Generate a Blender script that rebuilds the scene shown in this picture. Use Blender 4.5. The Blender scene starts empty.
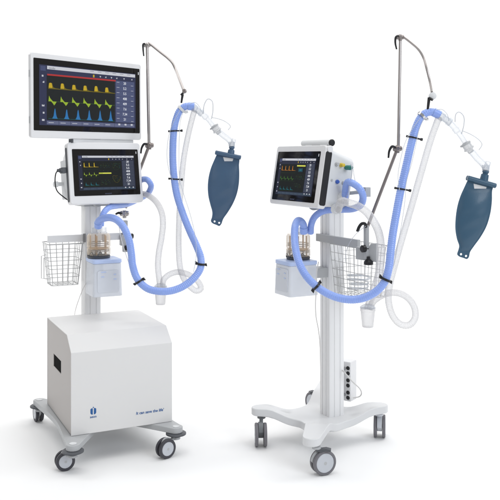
import bpy, bmesh, math, random
from mathutils import Vector, Matrix
random.seed(4)
S = bpy.context.scene
C = S.collection
PI = math.pi

# ------------------------------------------------------------------ camera
FPX, YH, CAMZ = 809.4, 156.6, 1.2          # focal length and horizon in pixels of a 500 px frame; lens height
cam_d = bpy.data.cameras.new('camera')
cam = bpy.data.objects.new('camera', cam_d)
C.objects.link(cam)
cam.location = (0, 0, CAMZ)
cam.rotation_euler = (PI / 2, 0, 0)
cam_d.sensor_width = 36.0
cam_d.lens = 36.0 * FPX / 500.0
cam_d.shift_y = (YH - 250.0) / 500.0
cam_d.clip_start = 0.05
cam_d.clip_end = 200
S.camera = cam

# ------------------------------------------------------------------ studio light
W = bpy.data.worlds.new('World')
S.world = W
W.use_nodes = True
W.node_tree.nodes['Background'].inputs[0].default_value = (0.97, 0.985, 1.0, 1)
W.node_tree.nodes['Background'].inputs[1].default_value = 0.40


def area(name, loc, target, size, power, color=(1, 1, 1), size_y=None):
    d = bpy.data.lights.new(name, 'AREA')
    d.energy = power
    d.color = color
    d.shape = 'RECTANGLE'
    d.size = size
    d.size_y = size_y or size
    o = bpy.data.objects.new(name, d)
    C.objects.link(o)
    o.location = loc
    o.rotation_euler = (Vector(target) - Vector(loc)).to_track_quat('-Z', 'Y').to_euler()
    return o


area('softbox_overhead', (0.3, 3.2, 5.2), (0, 3.3, 0), 6.0, 158, (1.0, 0.99, 0.97), 5.0)
area('softbox_key_right', (3.6, -0.8, 3.0), (0, 3.3, 0.7), 2.6, 115, (0.89, 0.94, 1.0))
area('softbox_fill_left', (-3.2, -0.6, 2.4), (0, 3.4, 0.7), 2.4, 12, (1.0, 0.98, 0.96))
area('backdrop_light_left', (-4.6, 5.0, 4.6), (-2.6, 8.8, 1.5), 3.5, 165)
area('backdrop_light_right', (4.6, 5.0, 4.6), (2.6, 8.8, 1.5), 3.5, 165)

S.view_settings.view_transform = 'Standard'
S.view_settings.look = 'None'
S.view_settings.exposure = 0.0
S.view_settings.gamma = 1.0
S.render.engine = 'CYCLES'
S.cycles.transparent_max_bounces = 32
S.cycles.max_bounces = 10


# ------------------------------------------------------------------ helpers
def at(px, py, Y):
    """the point seen at pixel (px, py) of the photograph, Y metres in front of the lens"""
    return Vector(((px - 250) / FPX * Y, Y, CAMZ - (py - YH) / FPX * Y))


def ground(px, py, z=0.0):
    return at(px, py, (CAMZ - z) * FPX / (py - YH))


def material(name, col, rough=0.45, metal=0.0, alpha=1.0, coat=0.0, trans=0.0, bump=0.0, bscale=300,
             emit=None, vary=0.0, vscale=6, spec=0.5, sss=0.0, ior=1.45):
    m = bpy.data.materials.new(name)
    m.use_nodes = True
    nt = m.node_tree
    b = nt.nodes['Principled BSDF']
    b.inputs['Base Color'].default_value = (*col, 1)
    b.inputs['Roughness'].default_value = rough
    b.inputs['Metallic'].default_value = metal
    b.inputs['Alpha'].default_value = alpha
    b.inputs['Coat Weight'].default_value = coat
    b.inputs['Coat Roughness'].default_value = 0.12
    b.inputs['Transmission Weight'].default_value = trans
    b.inputs['Specular IOR Level'].default_value = spec
    b.inputs['IOR'].default_value = ior
    if sss:
        b.inputs['Subsurface Weight'].default_value = sss
        b.inputs['Subsurface Radius'].default_value = (0.01, 0.01, 0.02)
        b.inputs['Subsurface Scale'].default_value = 0.6
    if emit:
        b.inputs['Emission Color'].default_value = (*col, 1)
        b.inputs['Emission Strength'].default_value = emit
        b.inputs['Base Color'].default_value = (0.01, 0.01, 0.01, 1)
    if bump or vary:
        tc = nt.nodes.new('ShaderNodeTexCoord')
    if bump:
        n = nt.nodes.new('ShaderNodeTexNoise')
        n.inputs['Scale'].default_value = bscale
        n.inputs['Detail'].default_value = 3
        nt.links.new(tc.outputs['Object'], n.inputs['Vector'])
        bp = nt.nodes.new('ShaderNodeBump')
        bp.inputs['Strength'].default_value = bump
        bp.inputs['Distance'].default_value = 0.0015
        nt.links.new(n.outputs['Fac'], bp.inputs['Height'])
        nt.links.new(bp.outputs['Normal'], b.inputs['Normal'])
    if vary:
        n2 = nt.nodes.new('ShaderNodeTexNoise')
        n2.inputs['Scale'].default_value = vscale
        n2.inputs['Detail'].default_value = 5
        nt.links.new(tc.outputs['Object'], n2.inputs['Vector'])
        mx = nt.nodes.new('ShaderNodeMix')
        mx.data_type = 'RGBA'
        mx.inputs[6].default_value = (*[c * (1 - vary) for c in col], 1)
        mx.inputs[7].default_value = (*[min(1, c * (1 + vary)) for c in col], 1)
        nt.links.new(n2.outputs['Fac'], mx.inputs[0])
        nt.links.new(mx.outputs[2], b.inputs['Base Color'])
    return m


def srgb(r, g, b):
    f = lambda c: (c / 255 / 12.92) if c < 10.3 else ((c / 255 + .055) / 1.055) ** 2.4
    return (f(r), f(g), f(b))


M = {}
M['white'] = material('white_enamel', (0.71, 0.71, 0.72), 0.32, coat=0.35, bump=0.05, bscale=500, vary=0.015)
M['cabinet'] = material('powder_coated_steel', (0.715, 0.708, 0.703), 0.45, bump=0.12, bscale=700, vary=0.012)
M['side'] = material('darker_side_sheet', (0.43, 0.405, 0.39), 0.5, bump=0.12, bscale=700, vary=0.012)  # cabinet side panels, toned darker and warmer than the shell
M['plastic'] = material('light_grey_plastic', (0.66, 0.67, 0.68), 0.42, bump=0.06, bscale=600, vary=0.02)
M['alloy'] = material('cast_grey_alloy', (0.43, 0.44, 0.45), 0.42, bump=0.08, bscale=400, vary=0.03)
M['column'] = material('anodised_column', (0.80, 0.80, 0.805), 0.30, 0.0, bump=0.03, vary=0.02)
M['white_base'] = material('white_base_casting', (0.66, 0.665, 0.675), 0.42, coat=0.1, bump=0.08, bscale=350, vary=0.02)
M['mid_grey'] = material('mid_grey_plastic', (0.17, 0.18, 0.19), 0.45, bump=0.08)
M['groove'] = material('groove_grey', (0.42, 0.43, 0.44), 0.5)
M['dark'] = material('dark_grey_plastic', (0.075, 0.08, 0.09), 0.45, bump=0.1)
M['tyre'] = material('grey_rubber', (0.05, 0.05, 0.06), 0.5, bump=0.15, vary=0.08)
M['tyre_light'] = material('mid_grey_rubber', (0.16, 0.155, 0.17), 0.55, bump=0.15, vary=0.08)
M['rim'] = material('rim_plastic', (0.52, 0.54, 0.58), 0.35, coat=0.2)
M['black'] = material('black_plastic', (0.012, 0.012, 0.014), 0.35)
M['hole'] = material('black_opening', (0.004, 0.004, 0.004), 0.9, spec=0.1)
M['glass'] = material('black_screen_glass', (0.009, 0.008, 0.008), 0.08, spec=0.4)
M['chrome'] = material('brushed_steel', (0.46, 0.43, 0.42), 0.30, 1.0)
M['filter'] = material('grey_clear_filter_plastic', (0.55, 0.56, 0.58), 0.2, alpha=0.6, spec=0.8)
M['chrome_bright'] = material('polished_steel', (0.66, 0.66, 0.67), 0.16, 1.0)
M['steel_dark'] = material('dull_steel', (0.28, 0.25, 0.24), 0.36, 0.85)
M['wire'] = material('coated_wire', (0.50, 0.50, 0.50), 0.3, 0.4)
M['blue'] = material('blue_corrugated_hose', (0.265, 0.385, 0.79), 0.28, coat=0.3, sss=0.25, vary=0.06, vscale=25)
M['clear'] = material('milky_clear_hose', (0.66, 0.65, 0.66), 0.2, alpha=0.55, spec=0.6)
M['clear_thin'] = material('clear_thin_tube', (0.50, 0.53, 0.58), 0.2, alpha=0.55, spec=0.6)
M['clear_part'] = material('clear_connector_plastic', (0.60, 0.64, 0.70), 0.12, alpha=0.38, spec=0.8)
M['frost'] = material('frosted_tank_plastic', (0.74, 0.77, 0.83), 0.25, alpha=0.74, spec=0.6, vary=0.05, vscale=18)
M['amber'] = material('amber_chamber_plastic', (0.86, 0.74, 0.60), 0.12, alpha=0.55, spec=0.6)
M['amber_dark'] = material('amber_band', (0.50, 0.30, 0.14), 0.35, alpha=0.9)
M['lid_blue'] = material('pale_blue_lid', (0.47, 0.57, 0.82), 0.35)
M['lung_grey_blue'] = material('grey_blue_silicone', (0.050, 0.102, 0.18), 0.34, coat=0.15, bump=0.25, bscale=250, vary=0.05, vscale=14)
M['lung_teal'] = material('teal_blue_silicone', (0.032, 0.086, 0.145), 0.36, coat=0.15, bump=0.15, bscale=250, vary=0.05, vscale=14)
M['yellow'] = material('yellow_port', (0.65, 0.48, 0.04), 0.4)
M['teal'] = material('teal_connector', (0.02, 0.20, 0.17), 0.4)
M['port_blue'] = material('blue_port', (0.05, 0.12, 0.45), 0.4)
M['print_blue'] = material('blue_print', srgb(26, 88, 150), 0.4)
M['print_grey'] = material('grey_print', (0.25, 0.25, 0.26), 0.4)
M['cable'] = material('white_cable', (0.62, 0.61, 0.60), 0.4)
M['floor'] = material('white_studio_floor', (0.90, 0.90, 0.90), 0.7, spec=0.2, vary=0.004, vscale=2)
# screen colours: these parts give off their own light
SC = {}
for k, c in dict(navy=(48, 52, 80), plot=(26, 30, 32), panel=(78, 86, 120), panel2=(70, 77, 112), title=(205, 207, 215),
                 red=(178, 52, 52), yellow=(196, 166, 38), olive=(110, 98, 26), lime=(150, 178, 50), limedark=(60, 84, 30),
                 blue=(46, 116, 176), teal=(28, 104, 116), tealdim=(22, 66, 82), white=(235, 238, 245), strip=(98, 104, 134), grid=(36, 44, 46),
                 orange=(190, 120, 40), green=(70, 120, 44), dimgreen=(40, 70, 34), titletext=(70, 72, 84),
                 dpanel=(60, 66, 84), dnavy=(34, 38, 58), dplot=(12, 18, 17), dstrip=(58, 72, 88), ylight=(220, 222, 90)).items():
    SC[k] = material('screen_' + k, srgb(*c), 0.4, emit=0.92, spec=0.1)


def denser_edges(m, a0, a1):
    """a clear wall looks denser where it is seen edge-on, as a real tube's does"""
    nt = m.node_tree
    lw = nt.nodes.new('ShaderNodeLayerWeight')
    lw.inputs['Blend'].default_value = 0.35
    mr = nt.nodes.new('ShaderNodeMapRange')
    mr.inputs['To Min'].default_value = a0
    mr.inputs['To Max'].default_value = a1
    nt.links.new(lw.outputs['Facing'], mr.inputs['Value'])
    nt.links.new(mr.outputs['Result'], nt.nodes['Principled BSDF'].inputs['Alpha'])


denser_edges(M['clear'], .33, .95)
denser_edges(M['clear_part'], .20, .95)
denser_edges(M['filter'], .45, 1.0)
denser_edges(M['amber'], .20, .9)


def new_root(name, loc, label, cat, group=None):
    o = bpy.data.objects.new(name, None)
    C.objects.link(o)
    o.location = loc
    o.empty_display_size = 0.05
    o['label'] = label
    o['category'] = cat
    if group:
        o['group'] = group
    return o


def origin_of(o):
    v = Vector((0, 0, 0))
    while o:
        v += Vector(o.location)
        o = o.parent
    return v


def build(name, bm, mats, parent=None, bevel=0.0, smooth=True, seg=2, angle=35, label=None):
    """link bm (world coordinates) as ONE mesh object under parent"""
    if not isinstance(mats, (list, tuple)):
        mats = [mats]
    me = bpy.data.meshes.new(name)
    org = origin_of(parent) if parent else Vector((0, 0, 0))
    if parent:
        bmesh.ops.translate(bm, verts=bm.verts[:], vec=-org)
    bmesh.ops.recalc_face_normals(bm, faces=bm.faces[:])
    bm.to_mesh(me)
    bm.free()
    for m in mats:
        me.materials.append(m)
    o = bpy.data.objects.new(name, me)
    C.objects.link(o)
    if parent:
        o.parent = parent
    if smooth:
        for p in me.polygons:
            p.use_smooth = True
        me.set_sharp_from_angle(angle=math.radians(angle))
    if bevel:
        b = o.modifiers.new('bevel', 'BEVEL')
        b.width = bevel
        b.segments = seg
        b.limit_method = 'ANGLE'
        b.angle_limit = math.radians(40)
        b.harden_normals = True
    if label:
        o['label'] = label
    return o


def frame(origin, yaw=0.0, pitch=0.0, roll=0.0):
    return (Matrix.Translation(Vector(origin)) @ Matrix.Rotation(yaw, 4, 'Z') @ Matrix.Rotation(pitch, 4, 'X')
            @ Matrix.Rotation(roll, 4, 'Y'))


def BM():
    return bmesh.new()


def setm(bm, n0, mi):
    bm.faces.ensure_lookup_table()
    for f in bm.faces[n0:]:
        f.material_index = mi


def box(bm, F, lo, hi, mi=0):
    n0 = len(bm.faces)
    vs = [bm.verts.new(F @ Vector((x, y, z))) for x in (lo[0], hi[0]) for y in (lo[1], hi[1]) for z in (lo[2], hi[2])]
    for q in ((0, 1, 3, 2), (4, 6, 7, 5), (0, 4, 5, 1), (2, 3, 7, 6), (0, 2, 6, 4), (1, 5, 7, 3)):
        bm.faces.new([vs[i] for i in q])
    setm(bm, n0, mi)


def prism(bm, F, outer, y0, y1, holes=(), mi=0, hole_mi=None):
    """outline in the frame's x-z plane, from y0 to y1, with real holes"""
    n0 = len(bm.faces)
    loops = [outer] + list(holes)
    rings = []
    for y in (y0, y1):
        edges, rr = [], []
        for lp in loops:
            vs = [bm.verts.new(F @ Vector((p[0], y, p[1]))) for p in lp]
            rr.append(vs)
            for i in range(len(vs)):
                edges.append(bm.edges.new((vs[i], vs[(i + 1) % len(vs)])))
        if holes:
            bmesh.ops.triangle_fill(bm, use_beauty=True, use_dissolve=False, edges=edges)
        else:
            bm.faces.new(rr[0])
        rings.append(rr)
    for a, b in zip(rings[0], rings[1]):
        n = len(a)
        for i in range(n):
            bm.faces.new((a[i], a[(i + 1) % n], b[(i + 1) % n], b[i]))
    setm(bm, n0, mi)


def rrect(x0, z0, x1, z1, r, n=5):
    out = []
    for cx, cz, a0 in ((x1 - r, z0 + r, -90), (x1 - r, z1 - r, 0), (x0 + r, z1 - r, 90), (x0 + r, z0 + r, 180)):
        for i in range(n + 1):
            a = math.radians(a0 + 90 * i / n)
            out.append((cx + r * math.cos(a), cz + r * math.sin(a)))
    return out


def circle(cx, cz, r, n=24):
    return [(cx + r * math.cos(2 * PI * i / n), cz + r * math.sin(2 * PI * i / n)) for i in range(n)]


def lathe(bm, base, axis, prof, n=28, mi=0, caps=True):
    """prof: list of (distance along axis, radius)"""
    n0 = len(bm.faces)
    axis = Vector(axis).normalized()
    base = Vector(base)
    u = axis.orthogonal().normalized()
    v = axis.cross(u)
    rings = []
    for d, r in prof:
        rings.append([bm.verts.new(base + axis * d + (u * math.cos(2 * PI * i / n) + v * math.sin(2 * PI * i / n)) * r)
                      for i in range(n)])
    for a, b in zip(rings, rings[1:]):
        for i in range(n):
            bm.faces.new((a[i], a[(i + 1) % n], b[(i + 1) % n], b[i]))
    if caps:
        bm.faces.new(rings[0][::-1])
        bm.faces.new(rings[-1])
    setm(bm, n0, mi)


def cyl(bm, a, b, r, r2=None, n=20, mi=0):
    a, b = Vector(a), Vector(b)
    lathe(bm, a, b - a, [(0, r), ((b - a).length, r if r2 is None else r2)], n, mi)


def spline(pts, step=0.004):
    """Catmull-Rom through pts (Vectors), resampled evenly"""
    P = [Vector(p) for p in pts]
    P = [P[0] * 2 - P[1]] + P + [P[-1] * 2 - P[-2]]
    out = []
    for i in range(1, len(P) - 2):
        p0, p1, p2, p3 = P[i - 1:i + 3]
        d = [max((b - a).length, 1e-5) ** 0.5 for a, b in ((p0, p1), (p1, p2), (p2, p3))]
        m1 = (p2 - p1) + d[1] * ((p1 - p0) / d[0] - (p2 - p0) / (d[0] + d[1]))
        m2 = (p2 - p1) + d[1] * ((p3 - p2) / d[2] - (p3 - p1) / (d[1] + d[2]))
        for k in range(24):
            t = k / 24
            out.append(p1 * (2 * t ** 3 - 3 * t * t + 1) + m1 * (t ** 3 - 2 * t * t + t) + p2 * (-2 * t ** 3 + 3 * t * t)
                       + m2 * (t ** 3 - t * t))
    out.append(P[-2])
    res = [out[0]]
    acc = 0
    for a, b in zip(out, out[1:]):
        L = (b - a).length
        while acc + L >= step:
            a = a + (b - a) * ((step - acc) / L)
            res.append(a.copy())
            L = (b - a).length
            acc = 0
        acc += L
    res.append(out[-1])
    return res


def sweep(bm, path, rad, n=12, mi=0, rib=0.0, pitch=2, taper=None):
    """tube along an even path; rib = depth of the corrugation, pitch in path steps"""
    n0 = len(bm.faces)
    T = [(path[min(i + 1, len(path) - 1)] - path[max(i - 1, 0)]).normalized() for i in range(len(path))]
    u = T[0].orthogonal().normalized()
    rings = []
    for i, p in enumerate(path):
        u = (u - T[i] * u.dot(T[i])).normalized()
        v = T[i].cross(u)
        r = rad
        if rib:
            r = rad - (rib if (i // pitch) % 2 else 0)
        if taper:
            r *= taper(i / (len(path) - 1))
        rings.append([bm.verts.new(p + (u * math.cos(2 * PI * k / n) + v * math.sin(2 * PI * k / n)) * r) for k in range(n)])
    for a, b in zip(rings, rings[1:]):
        for k in range(n):
            bm.faces.new((a[k], a[(k + 1) % n], b[(k + 1) % n], b[k]))
    bm.faces.new(rings[0][::-1])
    bm.faces.new(rings[-1])
    setm(bm, n0, mi)


def P3(lst):
    return [at(*p) for p in lst]


def bag_text(bm, F, body, x, z, size, mi, y=-0.0004, align='LEFT', bold=0.0, italic=0.0):
    """flat lettering in the frame's x-z plane"""
    cu = bpy.data.curves.new('lettering', 'FONT')
    cu.body = body
    cu.size = size
    cu.align_x = align
    cu.offset = bold
    cu.shear = italic
    cu.resolution_u = 3
    to = bpy.data.objects.new('lettering', cu)
    C.objects.link(to)
    dg = bpy.context.evaluated_depsgraph_get()
    me = bpy.data.meshes.new_from_object(to.evaluated_get(dg))
    vs = [bm.verts.new(F @ Vector((x + v.co.x, y, z + v.co.y))) for v in me.vertices]
    for p in me.polygons:
        try:
            f = bm.faces.new([vs[i] for i in p.vertices])
            f.material_index = mi
        except ValueError:
            pass
    bpy.data.objects.remove(to)
    bpy.data.curves.remove(cu)
    bpy.data.meshes.remove(me)


# ------------------------------------------------------------------ setting: seamless studio sweep
bm = BM()
prof = [(-6, 0)] + [(7.0 + 2.0 * math.sin(a), 2.0 - 2.0 * math.cos(a)) for a in [PI / 2 * i / 24 for i in range(25)]] + [(9.0, 7.0)]
L_ = [bm.verts.new((-9, y, z)) for y, z in prof]
R_ = [bm.verts.new((9, y, z)) for y, z in prof]
for i in range(len(prof) - 1):
    bm.faces.new((L_[i], R_[i], R_[i + 1], L_[i + 1]))
fl = build('floor', bm, M['floor'])
fl['kind'] = 'structure'
fl['label'] = 'seamless white studio floor sweeping up behind both machines'


# ------------------------------------------------------------------ casters
def caster(parent, stem, ztop, gp, axis_deg, r, rimr, tyre, gap=0.010, w=0.013, rimcol='rim', pedal=None, hood=None):
    """twin-wheel caster: stem under the leg at stem (x, y), wheels over the ground point gp; axis_deg = heading of the axle"""
    a = math.radians(axis_deg)
    ax = Vector((math.cos(a), math.sin(a), 0))
    fw = Vector((-math.sin(a), math.cos(a), 0))
    off = Vector((gp[0] - stem[0], gp[1] - stem[1]))
    if off.length > .055:
        off *= .055 / off.length
    gp = (stem[0] + off.x, stem[1] + off.y)
    c = Vector((gp[0], gp[1], r))
    s = Vector((stem[0], stem[1], 0))
    if (c - s).dot(fw) < 0:
        fw = -fw
    bm = BM()
    # stem, swivel cup, curved hood over the wheels
    lathe(bm, (s.x, s.y, ztop), (0, 0, -1), [(-.001, .009), (.006, .009), (.008, .017), (.016, .018), (.018, .012)], 20, 0)
    top = max(ztop - .012, 2 * r - .004)
    F = Matrix(((fw.x, ax.x, 0, c.x), (fw.y, ax.y, 0, c.y), (0, 0, 1, c.z), (0, 0, 0, 1)))
    sl = (s - Vector((c.x, c.y, 0))).dot(fw)
    arc = []
    for k in range(13):
        t = math.radians(170 - 150 * k / 12)
        arc.append((r * 1.10 * math.cos(t) if t > PI / 2 else r * .62 * math.cos(t), r * 1.07 * math.sin(t)))
    arc += [(r * .3, -r * .12), (-r * .1, -r * .34), (-r * .6, -r * .3)]
    arc = [(p[0] * (1 if sl < 0 else -1), p[1]) for p in arc]
    g = gap / 2
    prism(bm, F, arc, -g + .0008, g - .0008)
    cyl(bm, (s.x, s.y, ztop - .010), c + Vector((0, 0, r * .55)), .0085, .007, n=14)
    cyl(bm, c - ax * (g + w + .001), c + ax * (g + w + .001), r * .16, n=16)
    body = build('caster', bm, M[hood or 'alloy'], parent, 0.0012)
    for sgn in (-1, 1):
        bm = BM()
        b0 = c + ax * sgn * g
        lathe(bm, b0, ax * sgn, [(0, r * .80), (.0005, r * .96), (w * .22, r), (w * .78, r), (w * .97, r * .95), (w, rimr + .0015), (w * .8, rimr)], 40, 0)
        build('tyre', bm, M[tyre], body)
        bm = BM()
        lathe(bm, b0 + ax * sgn * w * .75, ax * sgn, [(0, rimr), (w * .15, rimr), (w * .26, rimr * .93), (w * .20, rimr * .86), (w * .32, rimr * .25), (w * .30, rimr * .12), (w * .30, .0004)], 36)
        build('rim', bm, M[rimcol], body)
    if pedal:
        bm = BM()
        d = math.radians(pedal)
        pv = Vector((math.cos(d), math.sin(d), 0))
        pw = Vector((-pv.y, pv.x, 0))
        F = Matrix(((pv.x, pw.x, 0, s.x), (pv.y, pw.y, 0, s.y), (0, 0, 1, ztop - .014), (0, 0, 0, 1)))
        prism(bm, F, [(0, 0), (0, -.012), (.02, -.014), (.036, -.008), (.054, -.010), (.055, -.003), (.036, .001), (.02, -.002)], -.013, .013)
        build('brake_pedal', bm, M['dark'], body, .0015)
    return body


def base_plate(parent, pads, zt_hub, zt_pad, thick, mat, pull=0.55, padr=0.028, s0=.5, s1=.8, label=None):
    """star-shaped cast base whose sides curve in between the four pads"""
    c = sum((Vector((p[0], p[1], 0)) for p in pads), Vector()) / 4
    out = []
    n = len(pads)
    for i in range(n):
        p = Vector((pads[i][0], pads[i][1], 0))
        q = Vector((pads[(i + 1) % n][0], pads[(i + 1) % n][1], 0))
        dp = (p - c).normalized()
        dq = (q - c).normalized()
        rp = math.atan2(dp.y, dp.x)
        for k in range(9):            # rounded pad end, counter-clockwise
            a = rp - PI / 2 * .95 + PI * .95 * k / 8
            out.append(p + Vector((math.cos(a), math.sin(a), 0)) * padr)
        a = rp + PI / 2 * .95
        A = p + Vector((math.cos(a), math.sin(a), 0)) * padr
        rq = math.atan2(dq.y, dq.x)
        a = rq - PI / 2 * .95
        B = q + Vector((math.cos(a), math.sin(a), 0)) * padr
        m = (A + B) / 2
        K = m + (c - m) * (pull[i] if isinstance(pull, (list, tuple)) else pull)
        for k in range(1, 22):
            t = k / 22
            # cubic with both handles pulled to the hub: concave side
            h1 = A.lerp(K, 1.0)
            out.append(A * (1 - t) ** 3 + h1 * 3 * t * (1 - t) ** 2 + K * 3 * t * t * (1 - t) + B * t ** 3)
    R = sum((Vector((p[0], p[1], 0)) - c).length for p in pads) / 4
    bm = BM()

    def zt(v):
        s = (v - c).length / R
        k = min(1, max(0, (s - s0) / (s1 - s0)))
        k = k * k * (3 - 2 * k)
        return zt_hub + (zt_pad - zt_hub) * k
    fr = [0.0, .12, .25, .38, .5, .6, .7, .8, .9, 1.0]
    tops, bots = [], []
    for f in fr[1:]:
        tr, br = [], []
        for v in out:
            w = c + (v - c) * f
            tr.append(bm.verts.new((w.x, w.y, zt(w))))
            br.append(bm.verts.new((w.x, w.y, zt(w) - thick)))
        tops.append(tr)
        bots.append(br)
    ct = bm.verts.new((c.x, c.y, zt(c)))
    cb = bm.verts.new((c.x, c.y, zt(c) - thick))
    m_ = len(out)
    for i in range(m_):
        j = (i + 1) % m_
        bm.faces.new((ct, tops[0][i], tops[0][j]))
        bm.faces.new((cb, bots[0][j], bots[0][i]))
        for a, b in zip(tops, tops[1:]):
            bm.faces.new((a[i], b[i], b[j], a[j]))
        for a, b in zip(bots, bots[1:]):
            bm.faces.new((a[j], b[j], b[i], a[i]))
        bm.faces.new((tops[-1][i], bots[-1][i], bots[-1][j], tops[-1][j]))
    return build('base', bm, mat, parent, .004, seg=3, label=label, angle=50)


def column(parent, cx, cy, yaw, z0, z1, w=.075):
    h = w / 2
    g, d = .0028, .0022
    side = [(-h + .008, -h), (-.014 - g, -h), (-.014 - g, -h + d), (-.014 + g, -h + d), (-.014 + g, -h), (.014 - g, -h),
            (.014 - g, -h + d), (.014 + g, -h + d), (.014 + g, -h), (h - .008, -h), (h - .0025, -h + .0025)]
    out = []
    for k in range(4):
        a = k * PI / 2
        for x, y in side:
            out.append((x * math.cos(a) - y * math.sin(a), x * math.sin(a) + y * math.cos(a)))
    bm = BM()
    F = frame((cx, cy, 0), yaw)
    lo = [bm.verts.new(F @ Vector((x, y, z0))) for x, y in out]
    hi = [bm.verts.new(F @ Vector((x, y, z1))) for x, y in out]
    n = len(out)
    for i in range(n):
        bm.faces.new((lo[i], lo[(i + 1) % n], hi[(i + 1) % n], hi[i]))
    bm.faces.new(lo[::-1])
    bm.faces.new(hi)
    return build('column', bm, M['column'], parent, angle=30)


# ------------------------------------------------------------------ left trolley
YL = 0.46
padF, padR, padRL = at(73, 444, 3.070), at(176, 426.6, 3.267), at(39.4, 400, 3.625)
padRR = padR + padRL - padF
colL = Vector((-.722, 3.675, 0))
tl = new_root('trolley', (-.65, 3.52, 0), 'grey alloy four wheeled trolley with a column, under the white cabinet', 'trolley', 'medical trolleys')
pads = [padF, padR, padRR, padRL]
bl = base_plate(tl, pads, .111, .111, .022, M['alloy'], pull=[.88, .14, .88, .14], padr=.027)
for p in pads:
    bm = BM()
    lathe(bm, (p.x, p.y, .0885), (0, 0, -1), [(0, .036), (.003, .041), (.008, .041), (.011, .034)], 32)
    build('bumper_ring', bm, M['dark'], bl)
    bm = BM()
    lathe(bm, (p.x, p.y, .1112), (0, 0, 1), [(0, .014), (.0012, .014), (.0018, .012), (.0008, .010)], 24)
    build('cap', bm, M['plastic'], bl)
caster(tl, padF.xy, .0775, ground(64.8, 469.8).xy, -66, .0365, .0255, 'tyre')
caster(tl, padR.xy, .0775, ground(164.6, 458).xy, -50, .0385, .0275, 'tyre')
caster(tl, padRL.xy, .0775, ground(38.0, 419.4).xy, 208, .0365, .0255, 'tyre')
caster(tl, padRR.xy, .0775, (padRR.x + .02, padRR.y + .02), -50, .0365, .0255, 'tyre')
column(tl, colL.x, colL.y, .444, .111, 1.42)
# horizontal equipment rail across the column
Fc = frame((colL.x, colL.y, 0), .444)
bm = BM()
box(bm, Fc, (-.205, -.052, .822), (.15, -.0385, .853))
rl = build('rail', bm, M['white'], tl, .0015)
for x in (-.05, .038):
    bm = BM()
    box(bm, Fc, (x, -.058, .818), (x + .012, -.0525, .857))
    build('rail_clamp', bm, M['print_grey'], rl, .001)

# ------------------------------------------------------------------ compressor cabinet
s = 1.05
bx = dict(W=.397 * s, D=.436 * s, H=.363 * s, cd=.069 * s, ch=.055 * s)
cabo = at(71, 436, 3.149)
cabo.z = .1118
Fb = frame(cabo, .444)
cab = new_root('cabinet', cabo, 'white sheet metal cabinet with a sloped top edge and blue print, on the left trolley', 'cabinet')
bm = BM()
W_, D_, H_, cd, ch = bx['W'], bx['D'], bx['H'], bx['cd'], bx['ch']
side = [(0.0, 0.0), (D_, 0.0), (D_, H_), (cd, H_), (0.0, H_ - ch)]
# side walls: outline in (depth, height); frame x-axis turned along depth
Fs = Fb @ Matrix(((0, 1, 0, 0), (1, 0, 0, 0), (0, 0, 1, 0), (0, 0, 0, 1)))
hole = [(.155, .214), (.300, .214), (.300, .272), (.155, .272)]


def side_hole():
    # hole corners found on the left wall from the photograph's corners
    res = []
    for px, py in ((53.2, 354.4), (60.7, 360.2), (60.7, 373.8), (53.2, 366.2)):
        d = Vector(((px - 250) / FPX, 1, -(py - YH) / FPX))
        o = Vector((0, 0, CAMZ))
        n = (Fb.to_3x3() @ Vector((1, 0, 0)))
        t = (cabo - o).dot(n) / d.dot(n)
        q = Fb.inverted() @ (o + d * t)
        res.append((q.y, q.z))
    y0 = (res[0][0] + res[3][0]) / 2
    y1 = (res[1][0] + res[2][0]) / 2
    z1 = (res[0][1] + res[1][1]) / 2
    z0 = (res[2][1] + res[3][1]) / 2
    return [(y0, z0), (y1, z0), (y1, z1), (y0, z1)]


hole = side_hole()
inner = [(.003, .003), (D_ - .003, .003), (D_ - .003, H_ - .003), (cd + .001, H_ - .003), (.003, H_ - ch - .001)]
hy0, hy1 = min(h[0] for h in hole), max(h[0] for h in hole)
hz0, hz1 = min(h[1] for h in hole), max(h[1] for h in hole)
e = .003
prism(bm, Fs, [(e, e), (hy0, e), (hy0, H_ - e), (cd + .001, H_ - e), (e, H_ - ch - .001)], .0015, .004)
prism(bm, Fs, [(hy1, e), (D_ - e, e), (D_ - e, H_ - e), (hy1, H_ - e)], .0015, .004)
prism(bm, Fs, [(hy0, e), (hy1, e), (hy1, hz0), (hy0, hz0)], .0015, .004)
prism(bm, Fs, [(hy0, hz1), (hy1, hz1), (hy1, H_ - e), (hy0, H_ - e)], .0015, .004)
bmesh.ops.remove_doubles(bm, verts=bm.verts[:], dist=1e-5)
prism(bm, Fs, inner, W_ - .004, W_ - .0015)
build('side_panels', bm, M['side'], cab, label='side panels of the cabinet, toned darker than its shell')
bm = BM()
# wrapped front, slope and top sheet as one bent panel, plus bottom and back
t = .003
outer_ = [(0.0, 0.0), (0.0, H_ - ch), (cd, H_), (D_, H_), (D_, 0.0)]
inner_ = [(t, 0.0), (t, H_ - ch - .0014), (cd + .0013, H_ - t), (D_ - t, H_ - t), (D_ - t, 0.0)]
gv = [[[bm.verts.new(Fs @ Vector((p[0], y, p[1]))) for p in lp] for lp in (outer_, inner_)] for y in (0, W_)]
for i in range(4):
    for k_ in (0, 1):
        a_, b_ = gv[k_]
        bm.faces.new((a_[i], a_[i + 1], b_[i + 1], b_[i]))
    for q_ in (0, 1):
        a_, b_ = gv[0][q_], gv[1][q_]
        bm.faces.new((a_[i], a_[i + 1], b_[i + 1], b_[i]))
for i in (0, 4):
    bm.faces.new((gv[0][0][i], gv[0][1][i], gv[1][1][i], gv[1][0][i]))
build('shell', bm, M['cabinet'], cab, .0016, seg=3)
bm = BM()
ys = sorted(h[0] for h in hole)
zs = sorted(h[1] for h in hole)
box(bm, Fb, (.0042, ys[0] - .012, zs[0] - .012), (.06, ys[-1] + .012, zs[-1] + .012))
build('side_vent', bm, M['hole'], cab)
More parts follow.
